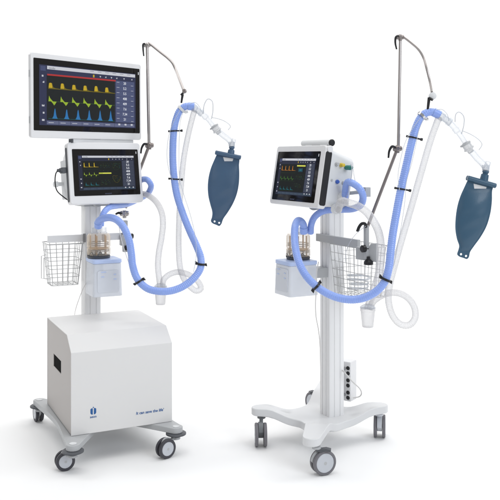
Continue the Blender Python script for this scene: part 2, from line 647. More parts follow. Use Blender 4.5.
# emblem and slogan
bm = BM()
ex, ez = .088, .073
for sx in (-1, 1):
    lp = [(ex + sx * .0022, ez), (ex + sx * .0022, ez + .022), (ex + sx * .0035, ez + .0255), (ex + sx * .0075, ez + .0245), (ex + sx * .0115, ez + .0215),
          (ex + sx * .0115, ez + .006), (ex + sx * .008, ez + .001)]
    prism(bm, Fb, lp, -.0006, .0002)
prism(bm, Fb, [(ex - .0012, ez + .0255), (ex + .0012, ez + .0255), (ex + .0026, ez + .0275), (ex, ez + .031), (ex - .0026, ez + .0275)], -.0006, .0002)
bag_text(bm, Fb, 'aeon', ex, ez - .013, .0135, 0, align='CENTER', bold=.0003, y=-.0006)
build('emblem', bm, M['print_blue'], cab, smooth=False)
bm = BM()
bag_text(bm, Fb, "It can save the life'", .262, .048, .0158, 0, bold=.0004, italic=.12, y=-.0006)
build('slogan', bm, M['print_blue'], cab, smooth=False)

# ------------------------------------------------------------------ screens


def wave_fill(bm, F, u0, u1, pts, base, W, H, mi, y):
    """a filled trace: pts (u fraction within the cell, v height above base)"""
    for (a, ha), (b, hb) in zip(pts, pts[1:]):
        if abs(ha) < 1e-6 and abs(hb) < 1e-6:
            continue
        xs = [(u0 + (u1 - u0) * a) * W, (u0 + (u1 - u0) * b) * W]
        q = [(xs[0], (1 - base) * H), (xs[1], (1 - base) * H), (xs[1], (1 - base + hb) * H), (xs[0], (1 - base + ha) * H)]
        vs = [bm.verts.new(F @ Vector((p[0], y, p[1]))) for p in q]
        f = bm.faces.new(vs)
        f.material_index = mi


def rect(bm, F, u0, v0, u1, v1, W, H, mi, y):
    vs = [bm.verts.new(F @ Vector((u * W, y, (1 - v) * H))) for u, v in ((u0, v1), (u1, v1), (u1, v0), (u0, v0))]
    f = bm.faces.new(vs)
    f.material_index = mi


def line(bm, F, pts, wd, W, H, mi, y):
    for (a, b), (c, d) in zip(pts, pts[1:]):
        p, q = Vector((a * W, (1 - b) * H)), Vector((c * W, (1 - d) * H))
        if (q - p).length < 1e-6:
            continue
        n = (q - p).normalized().orthogonal() * wd
        vs = [bm.verts.new(F @ Vector((k.x, y, k.y))) for k in (p + n, q + n, q - n, p - n)]
        f = bm.faces.new(vs)
        f.material_index = mi


def screen(parent, F, W, H, kind):
    names = list(SC)
    ix = {k: i for i, k in enumerate(names)}
    bm = BM()
    L1, L2, L3, L4 = -.0014, -.0018, -.0022, -.0026
    big = kind == 'big'
    pan, nav, plo, stp = ('panel', 'navy', 'plot', 'strip') if big else ('dpanel', 'dnavy', 'dplot', 'dstrip')
    u0, u1, v0, v1 = (.045, .955, .085, .925) if big else (.075, .93, .135, .885)
    R = lambda a, b, c, d, m, y: rect(bm, F, u0 + (u1 - u0) * a, v0 + (v1 - v0) * b, u0 + (u1 - u0) * c, v0 + (v1 - v0) * d, W, H, ix[m], y)
    X = lambda a: u0 + (u1 - u0) * a
    V = lambda b: v0 + (v1 - v0) * b
    R(0, 0, 1, 1, nav, L1)
    R(.075, .012, .995, .068, 'title', L2)
    bag_text(bm, F, 'standby', X(.09) * W, (1 - V(.058)) * H, .035 * H, ix['titletext'], y=L3)
    for k, a in enumerate((.53, .60, .66, .72, .78, .86, .95)):
        if k == 0:
            R(a, .088, a + .016, .135, 'yellow', L3)
        elif k % 2:
            R(a, .100, a + .016, .108, 'title', L3)
            R(a + .004, .108, a + .012, .124, 'title', L3)
        else:
            R(a, .104, a + .005, .124, 'title', L3)
            R(a + .008, .098, a + .013, .124, 'title', L3)
    R(.07, .165, .765, .91, plo, L2)
    R(.775, .155, .985, .90, pan, L2)
    R(.07, .925, .985, .985, stp if big else 'dstrip', L2)
    for k in range(1, 9):
        R(.07 + .115 * k - .0015, .925, .07 + .115 * k + .0015, .985, nav, L3)
    for k in range(7):
        R(.775, .155 + .093 * (k + 1) - .002, .985, .155 + .093 * (k + 1) + .001, nav if big else 'dnavy', L3)
    for k, b in enumerate((.17, .27, .66, .78, .90, .05)):
        c_ = 'title' if k < 5 else 'panel2'
        for q in range(9):
            if (73 * (k + 3) >> q) & 1 or q in (4, 7):
                R(.024 + .008 * (q % 3), b + .010 * (q // 3), .0315 + .008 * (q % 3), b + .0095 + .010 * (q // 3), c_, L3)
    R(.012, .02, .062, .10, 'panel2', L2)
    for k in range(8):                      # small captions and units beside the numbers
        R(.785, .178 + .093 * k, .815, .184 + .093 * k, 'title' if big else 'dstrip', L3)
        R(.945, .225 + .093 * k, .972, .231 + .093 * k, 'title' if big else 'dstrip', L3)
    for k in range(11):
        R(.095 + .06 * k, .915, .098 + .06 * k, .925, 'grid', L3)
    for k in range(6):
        R(.50 + .08 * k, .028, .54 + .08 * k, .034, 'panel2', L3)
        R(.085 + .115 * k, .950, .135 + .115 * k, .958, 'title' if big else 'panel', L4)
    vals = ['20', '5.2', '5.5', '408', '409', '7.6', '7.34', '21']
    for k, t in enumerate(vals):
        bag_text(bm, F, t, X(.875) * W, (1 - V(.215 + .093 * k)) * H, (.052 if big else .062) * H, ix['white'], y=L4, align='CENTER', bold=.0002)
    for a in (.80, .87, .94):
        R(a, .955 if 0 else .925, a + .022, .955, 'title', L4)
    if big:
        R(.075, .145, .775, .172, 'red', L3)
        for b in (.36, .61, .86):
            R(.07, b, .765, b + .003, 'grid', L3)
        n = 6
        rv = random.Random(3)
        for k in range(n):
            a = .085 + .114 * k
            A, B = X(a), X(a + .114)
            w1, w2, w3 = (1 + rv.uniform(-.08, .08) for _ in range(3))
            wave_fill(bm, F, A, B, [(0, 0), (.04, .072), (.12, .082), (.32, .080), (.38, .035), (.46, .020), (.6, .012), (1, .006)], V(.39), W, H, ix['olive'], L3)
            wave_fill(bm, F, A, B, [(.03, .02), (.07, .068 * w1), (.17, .074 * w1), (.27, .070 * w1), (.33, .02)], V(.375), W, H, ix['yellow'], L4)
            wave_fill(bm, F, A, B, [(0, 0), (.05, .078 * w2), (.14, .045), (.30, .014), (.38, 0)], V(.60), W, H, ix['lime'], L4)
            wave_fill(bm, F, A, B, [(.22, 0), (.38, -.030), (.47, -.056 * w3), (.58, -.032), (.68, 0)], V(.60), W, H, ix['lime'], L4)
            wave_fill(bm, F, A, B, [(.34, 0), (.43, .045), (.49, .12), (.54, .150 * w3), (.58, .13), (.65, .05), (.74, 0)], V(.885), W, H, ix['blue'], L4)
            wave_fill(bm, F, A, B, [(.28, 0), (.40, .03), (.68, .03), (.80, 0)], V(.885), W, H, ix['teal'], L3)
        line(bm, F, [(X(.085), V(.60)), (X(.765), V(.60))], .0004, W, H, ix['green'], L3)
        line(bm, F, [(X(.085), V(.885)), (X(.765), V(.885))], .0006, W, H, ix['teal'], L3)
        line(bm, F, [(X(.085), V(.39)), (X(.765), V(.39))], .0007, W, H, ix['olive'], L3)
    else:
        pc = 'yellow' if kind == 'left' else 'orange'
        n = 3 if kind == 'left' else 4
        wd = .26 / n if kind == 'left' else .40 / n
        for k in range(n):
            a = .09 + wd * k
            A, B = X(a), X(a + wd)
            for (bb, col, sh) in ((.34, pc, [(.05, 0), (.08, .09), (.20, .095), (.26, .010), (1, .004)]),
                                  (.56, 'lime' if kind == 'left' else 'green', [(0, 0), (.06, .06), (.20, .006), (.32, -.004), (.42, -.04), (.55, -.006), (1, -.002)]),
                                  (.86, 'teal', [(.2, 0), (.32, .07), (.40, .015), (1, .003)])):
                wave_fill(bm, F, A, B, sh, V(bb), W, H, ix[col], L3)
        for b in (.40, .62, .88):
            R(.085, b, .34 if kind == 'left' else .5, b + .004, 'dimgreen', L3)
        rr = random.Random(7)
        for (a0, b0) in ((.38, .22), (.38, .42), (.38, .70), (.58, .22), (.58, .62)) if kind == 'left' else ((.52, .42), (.52, .66), (.64, .42)):
            for k in range(34):
                a, b = a0 + rr.random() * .16, b0 + rr.random() * .15
                R(a, b, a + .006, b + .006, rr.choice(('green', 'dimgreen', 'teal', 'olive', 'limedark')), L3)
        if kind == 'left':
            R(.35, .50, .57, .535, 'ylight', L4)
            R(.355, .505, .42, .53, 'lime', L4)
            pts = [(X(.66 + .07 * math.cos(t * .5)), V(.66 + .10 * math.sin(t * .5) - .04 * math.cos(t))) for t in range(11)]
            line(bm, F, pts, .0004, W, H, ix['olive'], L4)
            pts = [(X(.66 + .06 * math.cos(t * .5)), V(.33 + .10 * math.sin(t * .5))) for t in range(13)]
            line(bm, F, pts, .0003, W, H, ix['dimgreen'], L4)
        else:
            R(.52, .19, .75, .225, 'ylight', L4)
            R(.57, .27, .69, .37, 'tealdim', L4)
            R(.60, .30, .66, .34, 'teal', -.0030)
    return build('display', bm, [SC[k] for k in names], parent, smooth=False)


# ------------------------------------------------------------------ large display monitor (left)
k = 3.30 / 3.0
mo = at(31, 137.8, 3.30)
Fm = frame(mo, .861, -.008)
MW, MH = .543 * k, .543 * k / 1.702
mon = new_root('monitor', mo, 'large wide flat display monitor with three rows of pulse traces, above the smaller screen', 'monitor')
bm = BM()
prism(bm, Fm, rrect(0, 0, MW, MH, .012), 0, .018)
prism(bm, Fm, rrect(.05, .05, MW - .05, MH - .04, .02), .018, .045)
build('housing', bm, M['white'], mon, .003, seg=3)
gx0, gx1, gz0, gz1 = .013, MW - .010, .031, MH - .022
Fg = Fm @ Matrix.Translation((gx0, -.0012, gz0))
bm = BM()
prism(bm, Fg, rrect(0, 0, gx1 - gx0, gz1 - gz0, .004), 0, .006)
gl = build('screen_glass', bm, M['glass'], mon, .0006)
screen(gl, Fg @ Matrix.Translation((0, .0006, 0)), gx1 - gx0, gz1 - gz0, 'big')
bm = BM()
box(bm, Fg, (gx1 - gx0 - .010, -.0006, gz1 - gz0 - .028), (gx1 - gx0 - .006, .001, gz1 - gz0 - .016))
build('status_light', bm, SC['white'], gl)
bm = BM()
box(bm, Fm, (.215, .006, -.018), (MW * .93, .030, -.0005))
fb = build('lower_bar', bm, M['plastic'], mon, .003, seg=3)
bm = BM()
box(bm, Fm, (.207, .004, -.017), (.2148, .028, -.0005))
build('end_stop', bm, M['dark'], fb, .001)
for z in (.06, .25):
    bm = BM()
    box(bm, Fm, (-.002, .006, z), (.001, .013, z + .028))
    build('side_button', bm, M['groove'], mon, .0008)
bm = BM()
top = Vector((colL.x, colL.y, 1.40))
mc = Fm @ Vector((MW / 2 - .02, .046, MH * .5))
cyl(bm, mc, Vector((colL.x, colL.y, mc.z)), .018)
box(bm, Fm, (MW / 2 - .07, .0447, MH * .3), (MW / 2 + .03, .058, MH * .7))
cyl(bm, (colL.x, colL.y, 1.40), (colL.x, colL.y, mc.z + .03), .026)
build('mounting_arm', bm, M['alloy'], mon, .001)


# ------------------------------------------------------------------ ventilators
def ventilator(px, py, Y, yaw, pitch, W, H, kind, label, colpos, mg):
    o = at(px, py, Y)
    F = frame(o, yaw, pitch)
    v = new_root('ventilator', o, label, 'ventilator', 'ventilator units')
    l, r, t_, b_ = mg
    bm = BM()
    prism(bm, F, rrect(-l, -b_, W + r, H + t_, .014), .0, .034)
    build('display_frame', bm, M['white'], v, .004, seg=3)
    bm = BM()
    Fg = F @ Matrix.Translation((0, -.0012, 0))
    prism(bm, Fg, rrect(0, 0, W, H, .004), 0, .005)
    g = build('screen_glass', bm, M['glass'], v, .0006)
    screen(g, Fg @ Matrix.Translation((0, .0006, 0)), W, H, kind)
    bm = BM()
    bag_text(bm, Fg, 'aeonmed', W / 2, .0055, .0085, 0, y=-.0006, align='CENTER')
    build('maker_mark', bm, M['print_grey'] if 0 else SC['strip'], g, smooth=False)
    bm = BM()
    box(bm, Fg, (W - .011, -.0006, H - .020), (W - .008, .001, H - .010))
    build('status_light', bm, SC['white'], g)
    # housing behind: tapers back
    bm = BM()
    d0, d1 = .034, .145
    q0 = rrect(-l + .010, -b_ + .010, W + r - .006, H + t_ - .010, .02)
    q1 = rrect(.02, .0, W + r - .010, H + t_ - .028, .03)
    A = [bm.verts.new(F @ Vector((p[0], d0, p[1]))) for p in q0]
    B = [bm.verts.new(F @ Vector((p[0], d1, p[1]))) for p in q1]
    n = len(A)
    for i in range(n):
        bm.faces.new((A[i], A[(i + 1) % n], B[(i + 1) % n], B[i]))
    bm.faces.new(A)
    bm.faces.new(B)
    build('housing', bm, M['plastic'], v, .004, seg=3)
    # recessed dark strips on both edges of the display block
    for sx, x in ((-1, -l), (1, W + r)):
        bm = BM()
        Fq = F @ Matrix(((0, 1, 0, x), (1, 0, 0, .017), (0, 0, 1, 0), (0, 0, 0, 1)))
        wdt = .014 if sx > 0 and kind == 'right' else .009
        prism(bm, Fq, rrect(-wdt, -b_ + .012, wdt, H + t_ - .022, .008), -.0015 if sx < 0 else -.002, .002 if sx < 0 else .0015)
        build('edge_strip', bm, M['black'] if kind == 'right' else M['dark'], v, .0008)
        for z in (-b_ * .2, H * .75):
            pass
    # plate to the column
    bm = BM()
    c0 = F @ Vector((W / 2, .10, -b_ + .02))
    cp = Vector((colpos.x, colpos.y, 0))
    zb = c0.z - .006
    Fp = frame((cp.x, cp.y, zb), yaw)
    box(bm, Fp, (-.06, -.06, -.018), (.06, .045, .012))
    m = (cp + Vector((c0.x, c0.y, 0))) / 2
    cyl(bm, (cp.x, cp.y, zb), (c0.x, c0.y, zb + .004), .024)
    build('column_mount', bm, M['alloy'], v, .002)
    return v, F


vL, FvL = ventilator(74.5, 196.3, 3.44, .632, -.14, .316, .203, 'left', 'ventilator with a tilted touch screen, mounted right under the large monitor', colL, (.019, .014, .030, .036))
colR = Vector((.3465, 3.425, 0))
vR, FvR = ventilator(272, 199.2, 3.35, -1.081, -.16, .322, .199, 'right', 'ventilator with a tube handle on top of its screen, on the right trolley', colR, (.018, .030, .024, .018))


def ports(v, F, W, H, x, kind):
    # sockets on the right wall: yellow, teal, blue and grey
    rt = (F.to_3x3() @ Vector((1, 0, 0))).normalized()
    def P(y, z, dx=0.0):
        return F @ Vector((x + dx, y, z))
    bm = BM()
    lathe(bm, P(.062, H * .80), rt, [(0, .008), (.006, .008), (.008, .006), (.014, .006)], 20)
    build('gas_port', bm, M['alloy'], v)
    bm = BM()
    lathe(bm, P(.083, H * .80), rt, [(0, .008), (.008, .008), (.010, .0065), (.020, .0065), (.021, .004)], 20)
    build('gas_port', bm, M['yellow'], v)
    bm = BM()
    lathe(bm, P(.108, H * .77), rt, [(0, .008), (.006, .008), (.007, .0095), (.030, .0095), (.034, .006), (.042, .005)], 20)
    build('gas_port', bm, M['teal'], v)
    bm = BM()
    lathe(bm, P(.075, H * .47), rt, [(0, .008), (.005, .008), (.006, .0055), (.011, .0055)], 20)
    build('sensor_port', bm, M['port_blue'], v)
    bm = BM()
    lathe(bm, P(.105, H * .47), rt, [(0, .007), (.005, .007), (.006, .0045), (.011, .0045)], 20)
    build('sensor_port', bm, M['alloy'], v)
    bm = BM()
    lathe(bm, P(.050, H * .48), rt, [(0, .005), (.003, .005), (.004, .0035), (.005, .0035)], 16)
    build('sensor_port', bm, M['alloy'], v)
    for y, z in ((.108, H * .19), (.085, -.010)):
        bm = BM()
        lathe(bm, P(y, z), rt, [(-.002, .020), (.006, .020), (.008, .0165), (.022, .0165), (.022, .012), (.01, .011)], 28)
        build('hose_port', bm, M['plastic'], v)
    return P


WR_, HR_ = .322, .199
PR = ports(vR, FvR, WR_, HR_, WR_ + .022, 'right')
PL = ports(vL, FvL, .316, .203, .316 + .006, 'left')
# tube handle on the right ventilator
bm = BM()
hz = HR_ + .024 + .010
ax = (FvR.to_3x3() @ Vector((1, 0, 0))).normalized()
h0 = FvR @ Vector((.135, .030, hz + .004))
h1 = FvR @ Vector((WR_ + .018, .030, hz + .004))
lathe(bm, h0, ax, [(0, .009), (.003, .013), ((h1 - h0).length, .013)], 28)
for x in (.17, WR_ - .045):
    box(bm, FvR, (x, .020, HR_ + .018), (x + .05, .040, hz))
hd = build('handle', bm, M['plastic'], vR, .001)
bm = BM()
lathe(bm, h1, ax, [(-.0005, .0132), (.004, .0135), (.007, .0105), (.0072, .004)], 28)
build('end_cap', bm, M['black'], hd)
bm = BM()
lathe(bm, FvR @ Vector((WR_ + .024, .018, HR_ + .012)), ax, [(0, .013), (.010, .013), (.012, .011)], 28)
build('hinge_cap', bm, M['white'], vR)
bm = BM()
box(bm, FvR, (-.0195, .010, HR_ * .48), (-.0175, .024, HR_ * .56))
build('latch', bm, M['dark'], vR, .0005)
# left ventilator: dark plug, black cable and a small side knob on its left wall
bm = BM()
lf = (FvL.to_3x3() @ Vector((-1, 0, 0))).normalized()
a = FvL @ Vector((-.018, .030, .115))
cyl(bm, a, a + lf * .030, .010)
cyl(bm, a + lf * .030, a + lf * .040, .007)
box(bm, FvL, (-.040, .020, .103), (-.020, .046, .127))
pg = build('plug', bm, M['dark'], vL, .001)
bm = BM()
e = a + lf * .038
pts = [e, e + lf * .008 + Vector((0, 0, -.012)), e + lf * .012 + Vector((0, 0, -.045)), e + lf * .008 + Vector((.004, .0, -.085)), e + Vector((.022, .02, -.115)), e + Vector((.04, .03, -.130))]
sweep(bm, spline(pts, .003), .0026, 8)
build('cable', bm, M['black'], pg)
bm = BM()
a = FvL @ Vector((.010, .085, .062))
lathe(bm, a, lf, [(0, .012), (.018, .012), (.020, .009), (.046, .009), (.047, .013), (.062, .013), (.064, .010)], 24)
build('side_knob', bm, M['plastic'], vL)
bm = BM()
a = FvL @ Vector((.012, .075, .12))
box(bm, FvL, (-.012, .040, -.005), (.02, .105, .165))
build('side_module', bm, M['plastic'], vL, .004, seg=3)

# ------------------------------------------------------------------ right trolley
pF, pL, pR = at(311.5, 440, 3.048), at(259.5, 407.3, 3.406), at(380, 405.4, 3.44)
pRR = pL + pR - pF
tr = new_root('trolley', (colR.x, colR.y, 0), 'white four legged trolley with a tall grooved column and no cabinet', 'trolley', 'medical trolleys')
prs = [pL, pF, pR, pRR]
base_plate(tr, prs, .112, .147, .031, M['white_base'], pull=[.70, .50, .60, .60], padr=.034, s0=.40, s1=.74)
caster(tr, at(316.5, 446, 3.05).xy, .117, ground(323, 474).xy, -68, .0470, .0365, 'tyre_light', gap=.012, w=.014, pedal=-8)
caster(tr, (pL.x + .008, pL.y), .117, ground(260.8, 446).xy, 2, .0475, .036, 'tyre_light', gap=.022, w=.014, hood='mid_grey')
caster(tr, (pR.x - .004, pR.y), .117, ground(379.6, 436.8).xy, -10, .0475, .036, 'tyre_light', gap=.022, w=.014, hood='rim')
caster(tr, (pRR.x - .03, pRR.y), .117, (pRR.x - .058, pRR.y + .01), 215, .0475, .036, 'tyre_light', gap=.012, w=.014, pedal=190)
column(tr, colR.x, colR.y, -1.081, .112, 1.02, .077)
Fr = frame((colR.x, colR.y, 0), -1.081)
bm = BM()
box(bm, Fr, (-.04, -.055, .842), (.26, -.040, .874))
build('rail', bm, M['alloy'], tr, .0015)

# socket box behind the right column
so = at(350.5, 402, 3.44)
Fx = frame(so, -.62)
sk = new_root('socket_box', so, 'small white power box with six black sockets, behind the foot of the right column', 'power box')
bm = BM()
box(bm, Fx, (-.07, 0, 0), (0, .055, .168))
build('housing', bm, M['white'], sk, .003, seg=3)
for i, z in enumerate((.008, .030, .060, .082, .112, .134)):
    bm = BM()
    lathe(bm, Fx @ Vector((-.012, .001, z + .008)), Fx.to_3x3() @ Vector((0, -1, 0)), [(0, .0085), (.002, .0085), (.003, .007)], 20)
    build('socket', bm, M['black'], sk)
for z in (.028, .140):
    bm = BM()
    cyl(bm, Fx @ Vector((-.024, .0, z)), Fx @ Vector((-.05, -.03, z - .004)), .005, n=14)
    build('bolt', bm, M['print_grey'], sk)
bm = BM()
pts = [at(341, 369, 3.42), at(344.5, 372.5, 3.385), at(352, 381, 3.375), at(360, 389, 3.39), at(361.5, 393, 3.40), at(359.5, 396.5, 3.42), at(353, 398, 3.425)]
sweep(bm, spline(pts, .003), .0028, 8)
build('cable', bm, M['cable'], sk)


# ------------------------------------------------------------------ wire baskets
def basket(F, W, D, H, tp, label, nx, ny, nz, r=.0016):
    b = new_root('wire_basket', F.translation, label, 'basket', 'wire baskets')

    def ring(f):
        z = -H * f
        k = 1 - (1 - tp) * f
        dx, dy = W * (1 - k) / 2, D * (1 - k) / 2
        return dx, W - dx, dy, D - dy, z

    def loop(f, rr):
        x0, x1, y0, y1, z = ring(f)
        c = rrect(x0, y0, x1, y1, .014, 4)
        pts = [F @ Vector((p[0], p[1], z)) for p in c]
        pts.append(pts[0])
        sweep(bm, pts, rr, 6)
    bm = BM()
    loop(0, r * 1.7)
    build('rim', bm, M['wire'], b)
    bm = BM()
    for i in range(1, nz + 1):
        loop(i / nz, r)

    def pt(u, v, f):
        x0, x1, y0, y1, z = ring(f)
        return F @ Vector((x0 + (x1 - x0) * u, y0 + (y1 - y0) * v, z))
    for i in range(nx + 1):
        u = .04 + .92 * i / nx
        sweep(bm, [pt(u, 0, 0), pt(u, 0, 1), pt(u, .3, 1), pt(u, .7, 1), pt(u, 1, 1), pt(u, 1, 0)], r, 6)
    for i in range(1, ny):
        v = i / ny
        sweep(bm, [pt(0, v, 0), pt(0, v, 1), pt(.3, v, 1), pt(.7, v, 1), pt(1, v, 1), pt(1, v, 0)], r, 6)
    build('wire_mesh', bm, M['wire'], b)
    return b


FbL = Fc @ Matrix.Translation((-.200, -.036, .812))
bL = basket(FbL, .160, .145, .185, .76, 'small white wire basket hanging at the left of the left column', 5, 4, 5)
bm = BM()
for zz in (-.06,):
    sweep(bm, [FbL @ Vector(p) for p in ((-.000, .03, -.055), (-.012, .03, -.06), (-.012, .03, -.15), (.020, .03, -.155))], .0018, 6)
    sweep(bm, [FbL @ Vector(p) for p in ((.01, .10, -.055), (-.010, .10, -.06), (-.010, .10, -.16), (.020, .10, -.165))], .0018, 6)
build('hook', bm, M['wire'], bL)
FbR = Fr @ Matrix.Translation((.030, -.036, .838))
bR = basket(FbR, .215, .160, .205, .82, 'wire basket with coiled tubing inside, hanging at the right of the right column', 7, 5, 6, r=.0013)
bm = BM()
pts = []
for i in range(60):
    a_ = i * .42
    rr = .045 + .006 * math.sin(i * .7)
    pts.append(FbR @ Vector((.10 + rr * math.cos(a_), .08 + rr * .9 * math.sin(a_), -.192 + i * .0012)))
tb = BM()
sweep(tb, spline(pts, .006), .0035, 8)
o = build('coiled_tube', tb, M['clear_thin'])
o['label'] = 'loose coil of thin clear tube lying in the right wire basket'
o['category'] = 'tube'
bm.free()


# ------------------------------------------------------------------ humidifiers
def humidifier(F, label, dx=0.0):
    """F: origin at the column axis, z = 0 on the ground; box stands out in front (-y)"""
    h = new_root('humidifier', F @ Vector((0, -.17, .60)), label, 'humidifier', 'humidifiers')
    bm = BM()
    zb, zt = HZ
    n0 = rrect(-.060 + dx, -.235, .062 + dx, -.105, .010)
    n1 = rrect(-.064 + dx, -.240, .066 + dx, -.100, .012)
    Fz = F @ Matrix(((1, 0, 0, 0), (0, 0, 1, 0), (0, 1, 0, 0), (0, 0, 0, 1)))
    A = [bm.verts.new(F @ Vector((p[0], p[1], zb))) for p in n1]
    B = [bm.verts.new(F @ Vector((p[0], p[1], zt))) for p in n0]
    for i in range(len(A)):
        bm.faces.new((A[i], A[(i + 1) % len(A)], B[(i + 1) % len(A)], B[i]))
    bm.faces.new(A)
    bm.faces.new(B)
    build('water_tank', bm, M['frost'], h, .004, seg=3)
    for k, (x, w_) in enumerate(((-.03, .022), (-.03, .014), (.025, .010), (.025, .012))):
        bm = BM()
        z = zb + .105 - .02 * (k % 2) - .012 * (k // 2)
        box(bm, F, (x + dx, -.2432, z), (x + dx + w_, -.2412, z + .0035))
        build('printed_mark', bm, M['lid_blue'], h)
    bm = BM()
    prism(bm, F @ Matrix.Translation((dx, -.2405, zb)), rrect(-.046, .018, .050, .112, .010), -.0012, .003)
    build('front_panel', bm, M['frost'], h, .001)
    bm = BM()
    prism(bm, Fz, rrect(-.063 + dx, -.238, .065 + dx, -.102, .014), zt, zt + .016)
    build('lid', bm, M['lid_blue'], h, .003, seg=3)
    c = F @ Vector((dx - .016, -.150, zt + .0165))
    bm = BM()
    lathe(bm, c, (0, 0, 1), [(0, .048), (.006, .050), (.010, .050), (.012, .047)], 36)
    build('base_ring', bm, M['dark'], h)
    ch_ = .094
    bm = BM()
    lathe(bm, c + Vector((0, 0, .012)), (0, 0, 1), [(0, .046), (.004, .051), (.030, .051), (.032, .048), (.036, .048), (.038, .051), (ch_ - .010, .050), (ch_, .044), (ch_ + .001, .015)], 40)
    cb = build('chamber', bm, M['amber'], h)
    bm = BM()
    for k in range(5):
        a_ = k * 2 * PI / 5 + .9
        q = c + Vector((math.cos(a_) * .036, math.sin(a_) * .036, .014))
        cyl(bm, q, q + Vector((0, 0, ch_ - .010)), .003, n=8)
    lathe(bm, c + Vector((0, 0, .040)), (0, 0, 1), [(0, .043), (.004, .043)], 30)
    build('inner_ribs', bm, M['amber_dark'], cb)
    for z_, r_ in ((.030, .0445), (.036, .0445), (.058, .0435), (.066, .0435)):
        bm = BM()
        lp = [c + Vector((r_ * math.cos(a_ * PI / 20), r_ * math.sin(a_ * PI / 20), z_)) for a_ in range(41)]
        sweep(bm, lp, .0019, 6)
        build('metal_ring', bm, M['steel_dark'], cb)
    bm = BM()
    sweep(bm, spline([c + Vector((.049 * math.sin(t_ * .25 + 2.6), .049 * math.cos(t_ * .25 + 2.6), .018 + .010 * math.sin(t_ * 1.9))) for t_ in range(16)], .004), .0024, 6)
    build('heater_coil', bm, M['dark'], cb)
    bm = BM()
    for x in (-.018, .022):
        q = c + F.to_3x3() @ Vector((x, 0, 0)) + Vector((0, 0, ch_ + .010))
        lathe(bm, q, (0, 0, 1), [(0, .016), (.006, .016), (.008, .0125), (.028, .0125)], 24)
    build('hose_spigot', bm, M['clear_part'], h)
    bm = BM()
    box(bm, F, (-.03, -.1005, zt - .06), (.03, -.038, zt - .02))
    build('column_bracket', bm, M['alloy'], h, .001)
    return c + Vector((0, 0, .012 + ch_))


HZ = (.600, .742)
hL = humidifier(Fc, 'humidifier with an amber chamber over a frosted tank, in front of the left column', .012)
HZ = (.630, .756)
hR = humidifier(Fr, 'humidifier with an amber chamber half behind a blue hose, beside the right column', -.012)
print('hum tops', hL[:], hR[:])


# ------------------------------------------------------------------ support arms
def joint(parent, c, sz=.013, lever=None, ldir=None, mat='steel_dark'):
    bm = BM()
    c = Vector(c)
    lathe(bm, c - Vector((sz * 1.3, 0, 0)), (1, 0, 0), [(0, sz * .6), (sz * .2, sz * .8), (sz * 1.0, sz * .8), (sz * 1.2, sz * .6), (sz * 1.5, sz * .75), (sz * 2.3, sz * .75), (sz * 2.6, sz * .5)], 24)
    lathe(bm, c + Vector((0, sz, 0)), (0, -1, 0), [(0, sz * .55), (sz * .3, sz * .8), (sz * 1.7, sz * .8), (sz * 2.0, sz * .5)], 24)
    lathe(bm, c - Vector((0, 0, sz * 1.3)), (0, 0, 1), [(0, sz * .55), (sz * .8, sz * .62), (sz * 2.2, sz * .5)], 24)
    j = build('joint', bm, M[mat], parent, .0006)
    if lever:
        bm = BM()
        pts = [c + Vector(p) for p in lever]
        sweep(bm, spline(pts, .003), sz * .36, 10, taper=lambda t: 1.15 - .45 * t if t > .25 else .75 + t * 1.3)
        build('lever', bm, M['black'], j)
    return j


def clip_holder(parent, c, tone):
    bm = BM()
    c = Vector(c)
    lathe(bm, c + Vector((0, .007, .006)), (0, -1, 0), [(0, .008), (.002, .010), (.012, .010), (.014, .007)], 22)
    build('ball_joint', bm, M[tone], parent)
    bm = BM()
    d = Vector((-.012, 0, -.014))
    cyl(bm, c + d + Vector((.004, 0, .006)), c + d + Vector((-.002, 0, -.032)), .0058, .004, n=14)
    cyl(bm, c + d + Vector((-.004, 0, .002)), c + Vector((0, 0, .004)), .005, n=12)
    build('clip', bm, M['black'], parent)


YA = 3.72
arm = new_root('support_arm', at(128, 240, 3.72), 'jointed steel hose arm rising past the right edge of the large monitor', 'support arm', 'hose support arms')
bm = BM()
cyl(bm, at(125.5, 208, YA), at(148.6, 147, YA), .0072)
build('lower_rod', bm, M['steel_dark'], arm)
bm = BM()
cyl(bm, at(149, 143, YA), at(147.2, 47, YA), .0070)
build('upper_rod', bm, M['chrome'], arm)
bm = BM()
sweep(bm, spline([at(148.5, 43, YA), at(152, 45.5, YA - .01), at(160, 52, YA - .04), at(168, 58.3, YA - .07), at(172.5, 63, YA - .09), at(175.4, 69, YA - .10), at(179.5, 79.5, YA - .14), at(184, 91, YA - .18)], .004), .0060, 14)
build('bent_rod', bm, M['chrome'], arm)
joint(arm, at(149.5, 145.3, YA), .0150, [(-.010, -.012, .006), (-.022, -.014, .006), (-.034, -.014, -.012), (-.038, -.014, -.038)])
joint(arm, at(147.2, 45.2, YA), .0125, [(-.008, -.012, .006), (-.016, -.014, .004), (-.017, -.014, -.018), (-.014, -.014, -.052)], mat='chrome')
clip_holder(arm, at(184.5, 92.5, YA - .18), 'steel_dark')
joint(arm, at(124.5, 213.5, YA - .02), .016, [(-.012, -.014, 0), (-.024, -.016, .004), (-.038, -.016, -.002)], mat='chrome')
bm = BM()
c0 = at(125, 220, YA - .04)
box(bm, frame(c0, .444), (-.010, -.012, -.145), (.010, .012, -.002))
box(bm, frame(c0, .444), (-.022, -.016, -.115), (.022, .016, -.065))
build('rail_clamp', bm, M['alloy'], arm, .002)
